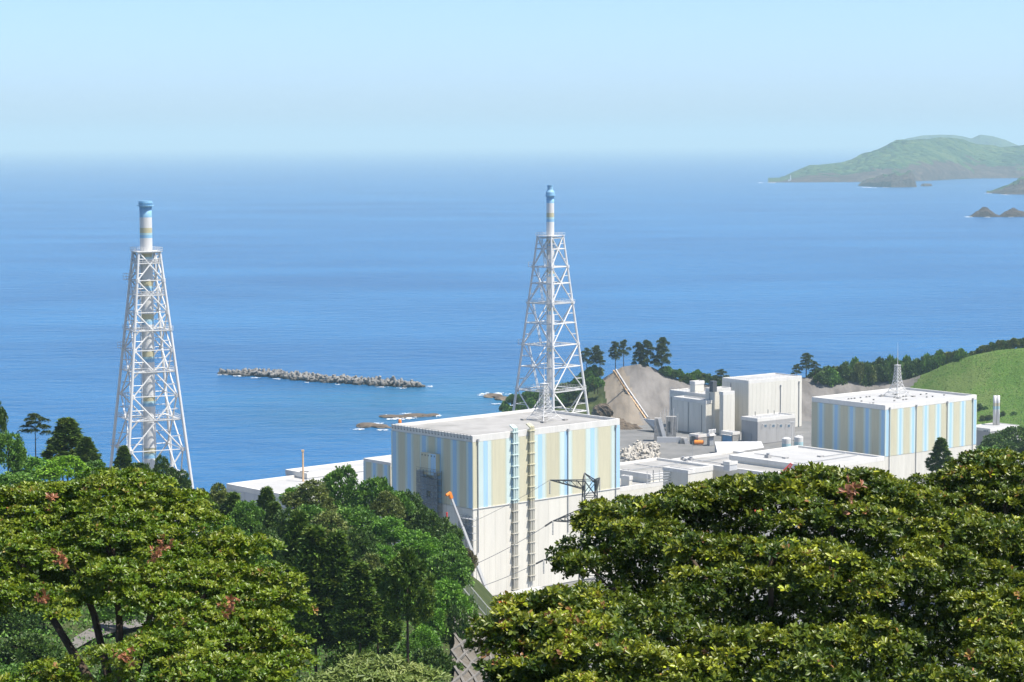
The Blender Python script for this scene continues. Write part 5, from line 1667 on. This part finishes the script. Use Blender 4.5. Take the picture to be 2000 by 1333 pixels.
# ------------------------------------------------------------------ pines and shrubs on the ridge
def ridge_tree(kind, px, py, w, h, label, d=1132, group=None, name=None, foot=None, cat='tree'):
    ry = np.interp(px, [q[0] for q in RIDGE], [q[1] for q in RIDGE])
    b_ = at_d(px, (ry if foot is None else foot), d).z - .6
    top = at_d(px, py, d).z
    return tree(kind, px, py, d, w, h, label, name or ('pine_tree' if kind.startswith('pine') else 'shrub'), cat, group, base=min(b_, top - 1.0), trunk_top=.8)
G1 = 'pines on the ridge behind the plant'
for a in (('pine3', 1146, 681, 36, 34, 'spreading pine right beside the right lattice tower leg', 1128), ('pine1', 1164, 676, 36, 38, 'pine between the lattice tower leg and the bare slope crest', 1130),
          ('pine4', 1172, 686, 22, 30, 'small thin pine just left of the crest pair', 1126),
          ('pine1', 1202, 668, 34, 38, 'left one of the pine pair above the white pipe chute', 1134), ('pine3', 1218, 665, 34, 36, 'right one of the pine pair above the white pipe chute', 1137),
          ('pine2', 1248, 668, 30, 52, 'slim pine leftmost of the dense crest group', 1140), ('pine4', 1265, 665, 44, 58, 'dense wide pine in the middle of the crest group', 1138), ('pine2', 1293, 659, 40, 62, 'tallest pine at the right end of the crest group', 1136)):
    ridge_tree(*a[:6], d=a[6], group=G1)
for a in (('pine3', 1408, 722, 40, 26, 'low flat pine left of the tallest white block', 1132), ('pine0', 1575, 690, 42, 36, 'pine right of the tallest white block, on the ridge', 1132), ('pine3', 1556, 712, 30, 22, 'small pine just right of the white block roof', 1130), ('pine0', 1592, 706, 24, 24, 'thin pine at the start of the shrub row', 1131)):
    ridge_tree(*a[:6], d=a[6], group=G1)
SH = 'rounded shrubs along the ridge'
rng = random.Random(21)
lab_r = 'rounded dark shrub in the row along the ridge behind the right-hand reactor building'
for k in range(34):
    px = 1600 + k * 8.6 + rng.uniform(-4, 4)
    top = np.interp(px, [1600, 1640, 1680, 1735, 1790, 1830, 1850, 1890, 1920, 2000], [718, 711, 706, 699, 703, 696, 688, 684, 704, 694]) + rng.uniform(-5, 10)
    h = np.interp(px, [1600, 1640, 1735, 1830, 1890], [30, 40, 56, 46, 32]) * rng.uniform(.85, 1.1)
    ridge_tree(rng.choice(('bush0', 'bush0', 'bush1', 'bush2')), px, top, rng.uniform(34, 50), h, lab_r, d=1130 - 18 * max(0, (px - 1800) / 90) + rng.uniform(-4, 4), group='shrub row behind the right-hand reactor building', foot=top + h + 4)
for k in range(12):
    px = 1900 + k * 10 + rng.uniform(-3, 3)
    top = np.interp(px, [1890, 1930, 1960, 2000], [688, 672, 663, 657]) + rng.uniform(-2, 4)
    ridge_tree(rng.choice(('bush0', 'bush1')), px, top, rng.uniform(24, 34), 22, 'dark shrub on the skyline of the green hill', d=1118, group='shrubs on the green hill skyline', foot=top + 30)
lab_m = 'dark shrub along the crest between the pine group and the white block'
for k in range(16):
    px = 1298 + k * 7.2
    top = np.interp(px, [1295, 1320, 1345, 1365, 1390, 1410], [715, 722, 731, 727, 732, 738]) + rng.uniform(-3, 4)
    ridge_tree(rng.choice(('bush0', 'bush1', 'bush2')), px, top, rng.uniform(20, 30), rng.uniform(16, 22), lab_m, d=1134, group='shrubs on the crest right of the pines', foot=top + 24)
lab_t = 'green shrub on the coastal slope behind the right lattice tower'
for k in range(44):
    px = 990 + (k % 22) * 8.6 + rng.uniform(-4, 4)
    row = k // 22
    top = np.interp(px, [985, 1000, 1040, 1100, 1130, 1160, 1180, 1215, 1240], [786, 770, 764, 752, 730, 716, 722, 708, 706]) + rng.uniform(-3, 5) + row * rng.uniform(14, 26)
    if px > 1176 and row:
        continue
    ridge_tree(rng.choice(('bush0', 'bush2', 'bush2', 'bush1')), px, top, rng.uniform(22, 34), rng.uniform(18, 26), lab_t, d=1128 - row * 16, group='shrubs on the slope behind the lattice tower', foot=top + 26)
for k in range(16):
    px = 1915 + (k % 8) * 14 + rng.uniform(-5, 5); py = 792 + (k // 8) * 16 + rng.uniform(-5, 5)
    ridge_tree(rng.choice(('bush1', 'bush2', 'bush0')), px, py, rng.uniform(10, 20), rng.uniform(7, 12), 'low scrub bush at the foot of the green hill behind the vent stack', d=1052 - (k // 8) * 10, group='scrub at the foot of the green hill', foot=py + 14)
# trees at the right edge below the green hill
for a in (('dark1', 1985, 834, 640, 110, 62, 'dark rounded tree at the right edge below the green hill'), ('dark0', 1945, 852, 620, 84, 40, 'dark tree in front of the grey house'), ('green0', 1940, 870, 560, 90, 44, 'green tree just above the right foreground leaves'), ('bright0', 1900, 880, 560, 60, 34, 'bright green shrub left of the dark trees at right'), ('cedar0', 1838, 858, 520, 50, 62, 'blue-grey conifer in front of the right-hand reactor building')):
    tree(*a, name='conifer_tree' if a[0].startswith('cedar') else 'broadleaf_tree', group='trees below the green hill')

# ------------------------------------------------------------------ near trees with single leaves
def near_tree(name, label, lobes_px, dist, mat, leaf, base_px, seed, n_clump, clump_r, n_ros, k_leaf, tint_mu, dead=(), narrow=.40, core_px=(), trunk_r=.16, spread=.95, bright=.05, core=5000, gap=1.25):
    """lobes_px = (px, py, distance, half width px, half height px)"""
    rs = np.random.RandomState(seed)
    lobes = []
    for px, py, d, w, h in lobes_px:
        c = at_d(px, py, d)
        k = d / F_PX
        lobes.append((np.array(c), np.array([w * k, min(w, h * 1.3) * k * .9, h * k])))
    b = at_d(base_px[0], base_px[1], base_px[2])
    g = float(land_h(b.x, b.y)) - .4
    o = np.array([b.x, b.y, g])
    P, A, T = [], [], []
    area = np.array([r[0] * r[2] for _, r in lobes]); share = area / area.sum()
    centres = []
    for (c, r), s in zip(lobes, share):
        n = max(30, int(n_clump * s * 6))
        sd = sphere_dirs(rs, n, -.45)
        sd[:, 1] = np.where(rs.rand(n) < .72, -np.abs(sd[:, 1]), sd[:, 1])     # denser towards the open, sunlit side
        q = c + sd * r * rs.uniform(.62, 1.04, (n, 1))
        for cc, dd in zip(q, sd):
            if centres and np.min(np.linalg.norm((np.array(centres) - cc) / [1, 1, .62], axis=1)) < clump_r * gap:
                continue
            cr = clump_r * rs.uniform(.7, 1.25)
            m = int(n_ros * (cr / clump_r) ** 2 * rs.uniform(.8, 1.1))
            dirs = unit(sphere_dirs(rs, m, -.15) * np.array([1, 1, .9]) + np.array([0, 0, .15]) + dd * .3)
            pp = cc + dirs * np.array([cr * 1.25, cr * 1.15, cr * .55]) * rs.uniform(.82, 1.04, (m, 1))
            P.append(pp); A.append(unit(dirs * .7 + np.array([0, 0, .6]) + rs.normal(0, .22, (m, 3))))
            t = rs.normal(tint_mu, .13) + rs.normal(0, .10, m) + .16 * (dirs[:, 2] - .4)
            t = np.clip(t, 0, .74)
            centres.append(cc)
            yb = rs.rand(m) < bright * (1 + 2 * (rs.rand() < .2))
            t[yb] = rs.uniform(.72, .92, yb.sum())
            T.append(t)
    ncore = 0
    for px, py, d, w, h in core_px:                          # inner leaves, tinted darker to paint the shade inside the crown
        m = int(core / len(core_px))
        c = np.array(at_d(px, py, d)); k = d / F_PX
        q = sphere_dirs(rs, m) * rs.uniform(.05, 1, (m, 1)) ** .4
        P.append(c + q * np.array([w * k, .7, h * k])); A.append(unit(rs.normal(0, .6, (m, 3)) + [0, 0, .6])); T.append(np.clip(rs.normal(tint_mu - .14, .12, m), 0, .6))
    for px, py, d, w, n in dead:
        c = np.array(at_d(px, py, d))
        P.append(c + rs.normal(0, 1, (n, 3)) * np.array([w * d / F_PX, .12, w * 1.3 * d / F_PX])); A.append(unit(rs.normal(0, .7, (n, 3)) + [0, -.3, -.2]))
        T.append(np.full(n, 1.0))
    P = np.concatenate(P); A = unit(np.concatenate(A)); T = np.concatenate(T)
    n = len(P)
    ref = unit(rs.normal(0, 1, (n, 3)))
    U = unit(np.cross(A, ref)); V = np.cross(A, U)
    B, D, N, LN, TT = [], [], [], [], []
    size = rs.uniform(.55, 1.25, n)
    for j in range(k_leaf):
        ph = 2 * np.pi * j / k_leaf * 1.0 + rs.uniform(-.35, .35, n)
        el = np.clip(rs.normal(spread, .28, n), .15, 1.6)
        rad = U * np.cos(ph)[:, None] + V * np.sin(ph)[:, None]
        dr = A * np.cos(el)[:, None] + rad * np.sin(el)[:, None]
        nm = A * np.sin(el)[:, None] - rad * np.cos(el)[:, None]
        B.append(P + dr * leaf * .08); D.append(dr); N.append(nm + rs.normal(0, .25, (n, 3)))
        LN.append(leaf * size * rs.uniform(.7, 1.15, n)); TT.append(np.where(T > .96, T, np.clip(T + rs.normal(0, .05, n), 0, .95)))
    B = np.concatenate(B); D = np.concatenate(D); N = np.concatenate(N); LN = np.concatenate(LN); TT = np.concatenate(TT)
    t = thing(name, label, 'tree', tuple(o))
    me = leaf_mesh('crown', B - o, D, N, LN, LN * narrow, TT, mat, True)
    stuff(link('crown', me, t))
    # trunk and limbs to every lobe, twigs to the clumps
    cen = np.mean([c for c, _ in lobes], 0)
    fork = Vector((o[0] * .5 + cen[0] * .5, o[1] * .5 + cen[1] * .5 + .6, o[2] + (cen[2] - o[2]) * .45))
    ov = Vector(o)
    MB().tube((0, 0, 0), (fork - ov) * .5 + Vector((.15, 0, 0)), trunk_r * 1.25, trunk_r * 1.05, 9).tube((fork - ov) * .5 + Vector((.15, 0, 0)), fork - ov, trunk_r * 1.05, trunk_r * .9, 9).build('trunk', M['bark'], t, smooth=True)
    # a few main limbs, each feeding the lobes nearest to its end with thin branches
    K = max(2, min(6, len(lobes) // 5))
    order = sorted(range(len(lobes)), key=lambda i: lobes[i][0][0])
    groups = [order[i * len(order) // K:(i + 1) * len(order) // K] for i in range(K)]
    for gr in groups:
        gc = np.mean([lobes[i][0] for i in gr], 0)
        e = Vector(gc) + Vector((0, .5, -.15))
        mid = fork.lerp(e, .55) + Vector((rs.normal(0, .12), .25, .10))
        mb = MB().tube(fork - ov, mid - ov, trunk_r * .6, trunk_r * .42, 7).tube(mid - ov, e - ov, trunk_r * .42, trunk_r * .22, 7)
        for i in gr:
            c, r = lobes[i]
            f = rs.uniform(.2, 1.0)
            st = mid.lerp(e, f)
            en = Vector(c) - Vector((0, 0, r[2] * .3))
            if (en - st).length > max(1.5, trunk_r * 7):
                continue
            m2 = st.lerp(en, .5) + Vector((0, .12, -.08))
            mb.tube(st - ov, m2 - ov, trunk_r * .17, trunk_r * .12, 5).tube(m2 - ov, en - ov, trunk_r * .12, trunk_r * .05, 5)
        mb.build('limb', M['bark'], t, smooth=True)
    return t


def layered(top, xr, rows, dy, d0, dd, w, h, seed, step, skip, ymax=1345, jit=14):
    """cushion lobes in overhanging layers below a skyline; skip(px, py) leaves hollows"""
    rs = random.Random(seed)
    out = []
    for k in range(rows):
        x = xr[0] + rs.uniform(0, step)
        while x < xr[1]:
            y = float(np.interp(x, [p[0] for p in top], [p[1] for p in top])) + h[1] * 1.25 + dy * k + (rs.uniform(-jit, jit) if k else rs.uniform(-2, 5))
            hw = rs.uniform(*w)
            if y < ymax and not skip(x, y) and rs.random() > .06:
                out.append((x, y, d0 - dd * k + rs.uniform(-.5, .5), hw, rs.uniform(*h)))
            x += hw * step * rs.uniform(.8, 1.2)
    return out
def shading_back_canopy(top, xr, ds, step, h):
    """far half of the crown, unseen behind its skyline, added to shade the hollows"""
    out = []
    for k, d in enumerate(ds):
        x = xr[0] + 20 * k
        while x < xr[1]:
            out.append((x, float(np.interp(x, [p[0] for p in top], [p[1] for p in top])) + h * 1.6 + 6 * k, d, step * .62, h))
            x += step
    return out
def core_grid(top, xr, d0, slope, sx, sy, skip, ymax=1360, drop=62):
    out = []
    x = xr[0]
    while x < xr[1]:
        y0 = float(np.interp(x, [p[0] for p in top], [p[1] for p in top]))
        y = y0 + drop
        while y < ymax:
            if not skip(x, y):
                out.append((x, y, d0 - slope * (y - y0), sx * .75, sy * .75))
            y += sy
        x += sx
    return out
TOP_R = [(1050, 1105), (1075, 1078), (1105, 1050), (1140, 1016), (1175, 988), (1240, 966), (1300, 950), (1400, 935), (1500, 924), (1600, 908), (1650, 908), (1700, 920), (1750, 945), (1800, 975), (1850, 1000), (1900, 1015), (2060, 1040)]
LEFT_R = lambda y: float(np.interp(y, [975, 1000, 1040, 1085, 1110, 1150, 1200, 1260, 1340], [1205, 1165, 1122, 1090, 1100, 1110, 1110, 1120, 1120]))
hol = [(1545, 1200, 135, 55), (1835, 1245, 105, 75), (1400, 1215, 50, 32), (1730, 1330, 95, 40), (1250, 1135, 70, 28), (1480, 1310, 55, 35), (1690, 1075, 70, 20), (1400, 1040, 60, 18)]
skip_r = lambda x, y: x < LEFT_R(y) or any(((x - a) / c) ** 2 + ((y - b_) / d) ** 2 < 1 for a, b_, c, d in hol)
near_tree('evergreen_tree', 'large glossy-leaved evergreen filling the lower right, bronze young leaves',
    layered(TOP_R, (1060, 2050), 7, 60, 44.5, 1.2, (42, 84), (20, 33), 3, 1.2, skip_r, jit=20) + shading_back_canopy(TOP_R, (1170, 2060), (46.2, 47.8, 49.4), 75, 24),
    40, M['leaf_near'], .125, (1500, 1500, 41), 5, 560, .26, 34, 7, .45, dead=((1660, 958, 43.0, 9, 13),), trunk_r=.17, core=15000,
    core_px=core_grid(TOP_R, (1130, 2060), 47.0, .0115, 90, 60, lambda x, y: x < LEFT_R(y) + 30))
TOP_U = [(1745, 945), (1775, 930), (1830, 915), (1870, 900), (1900, 885), (1960, 876), (2000, 888), (2060, 890)]
near_tree('evergreen_tree', 'evergreen crown rising behind the large one at the upper right, under the striped building',
    layered(TOP_U, (1770, 2050), 3, 55, 52, 1.0, (42, 70), (17, 26), 8, 1.2, lambda x, y: False, 1050),
    50, M['leaf_near'], .125, (1950, 1500, 52), 8, 200, .28, 36, 7, .44, core=3500, trunk_r=.14, core_px=core_grid(TOP_U, (1800, 2060), 54, .015, 90, 55, lambda x, y: False, 1060, 55))
TOP_S = [(900, 1325), (925, 1262), (945, 1205), (980, 1190), (1020, 1172), (1060, 1150), (1110, 1140), (1150, 1150)]
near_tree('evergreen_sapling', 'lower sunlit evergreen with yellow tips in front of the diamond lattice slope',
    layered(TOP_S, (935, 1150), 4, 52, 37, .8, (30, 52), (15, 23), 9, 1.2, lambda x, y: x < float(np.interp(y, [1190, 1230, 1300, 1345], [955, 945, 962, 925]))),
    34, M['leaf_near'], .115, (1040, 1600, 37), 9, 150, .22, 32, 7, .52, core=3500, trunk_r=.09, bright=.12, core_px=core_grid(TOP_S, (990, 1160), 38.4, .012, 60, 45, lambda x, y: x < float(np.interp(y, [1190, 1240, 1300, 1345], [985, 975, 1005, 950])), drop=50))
TOP_L = [(-40, 955), (0, 950), (60, 938), (150, 940), (190, 925), (215, 902), (262, 915), (300, 945), (350, 955), (390, 975), (425, 1015), (455, 1040), (520, 1045), (545, 1085), (560, 1135), (590, 1185), (606, 1262)]
RIGHT_L = lambda y: float(np.interp(y, [940, 1000, 1030, 1060, 1120, 1190, 1260, 1340], [330, 385, 400, 515, 535, 560, 575, 585]))
hol2 = [(55, 1265, 130, 62), (225, 1232, 90, 30), (190, 1320, 60, 30), (30, 1110, 40, 18)]
skip_l = lambda x, y: x > RIGHT_L(y) or any(((x - a) / c) ** 2 + ((y - b_) / d) ** 2 < 1 for a, b_, c, d in hol2)
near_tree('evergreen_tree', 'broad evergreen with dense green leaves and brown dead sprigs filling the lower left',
    layered(TOP_L + [(640, 1262)], (-30, 600), 11, 40, 69, 1.0, (32, 62), (17, 27), 6, 1.15, skip_l, jit=14) + shading_back_canopy(TOP_L, (10, 500), (71, 72.6), 50, 18),
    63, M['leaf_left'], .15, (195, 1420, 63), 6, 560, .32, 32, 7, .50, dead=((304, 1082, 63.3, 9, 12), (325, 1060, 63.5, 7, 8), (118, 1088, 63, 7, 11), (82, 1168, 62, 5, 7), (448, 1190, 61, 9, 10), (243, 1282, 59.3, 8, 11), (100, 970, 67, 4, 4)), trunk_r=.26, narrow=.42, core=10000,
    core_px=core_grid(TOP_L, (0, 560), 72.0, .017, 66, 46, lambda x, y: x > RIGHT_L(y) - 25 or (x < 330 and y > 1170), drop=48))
TOP_C = [(630, 1325), (650, 1308), (690, 1292), (730, 1278), (760, 1284), (790, 1300), (830, 1302), (870, 1322)]
near_tree('chestnut_tree', 'pale yellow-green leafy tree top at the bottom edge below the cedars',
    layered(TOP_C, (640, 870), 3, 30, 93, 1.5, (24, 40), (8, 13), 4, 1.2, lambda x, y: False, 1350, 5),
    92, M['leaf_pale'], .30, (740, 1500, 93), 12, 90, .36, 16, 7, .42, core=1500, trunk_r=.15, spread=1.3, narrow=.27, bright=0, core_px=core_grid(TOP_C, (660, 860), 95, .02, 40, 24, lambda x, y: False, drop=26))
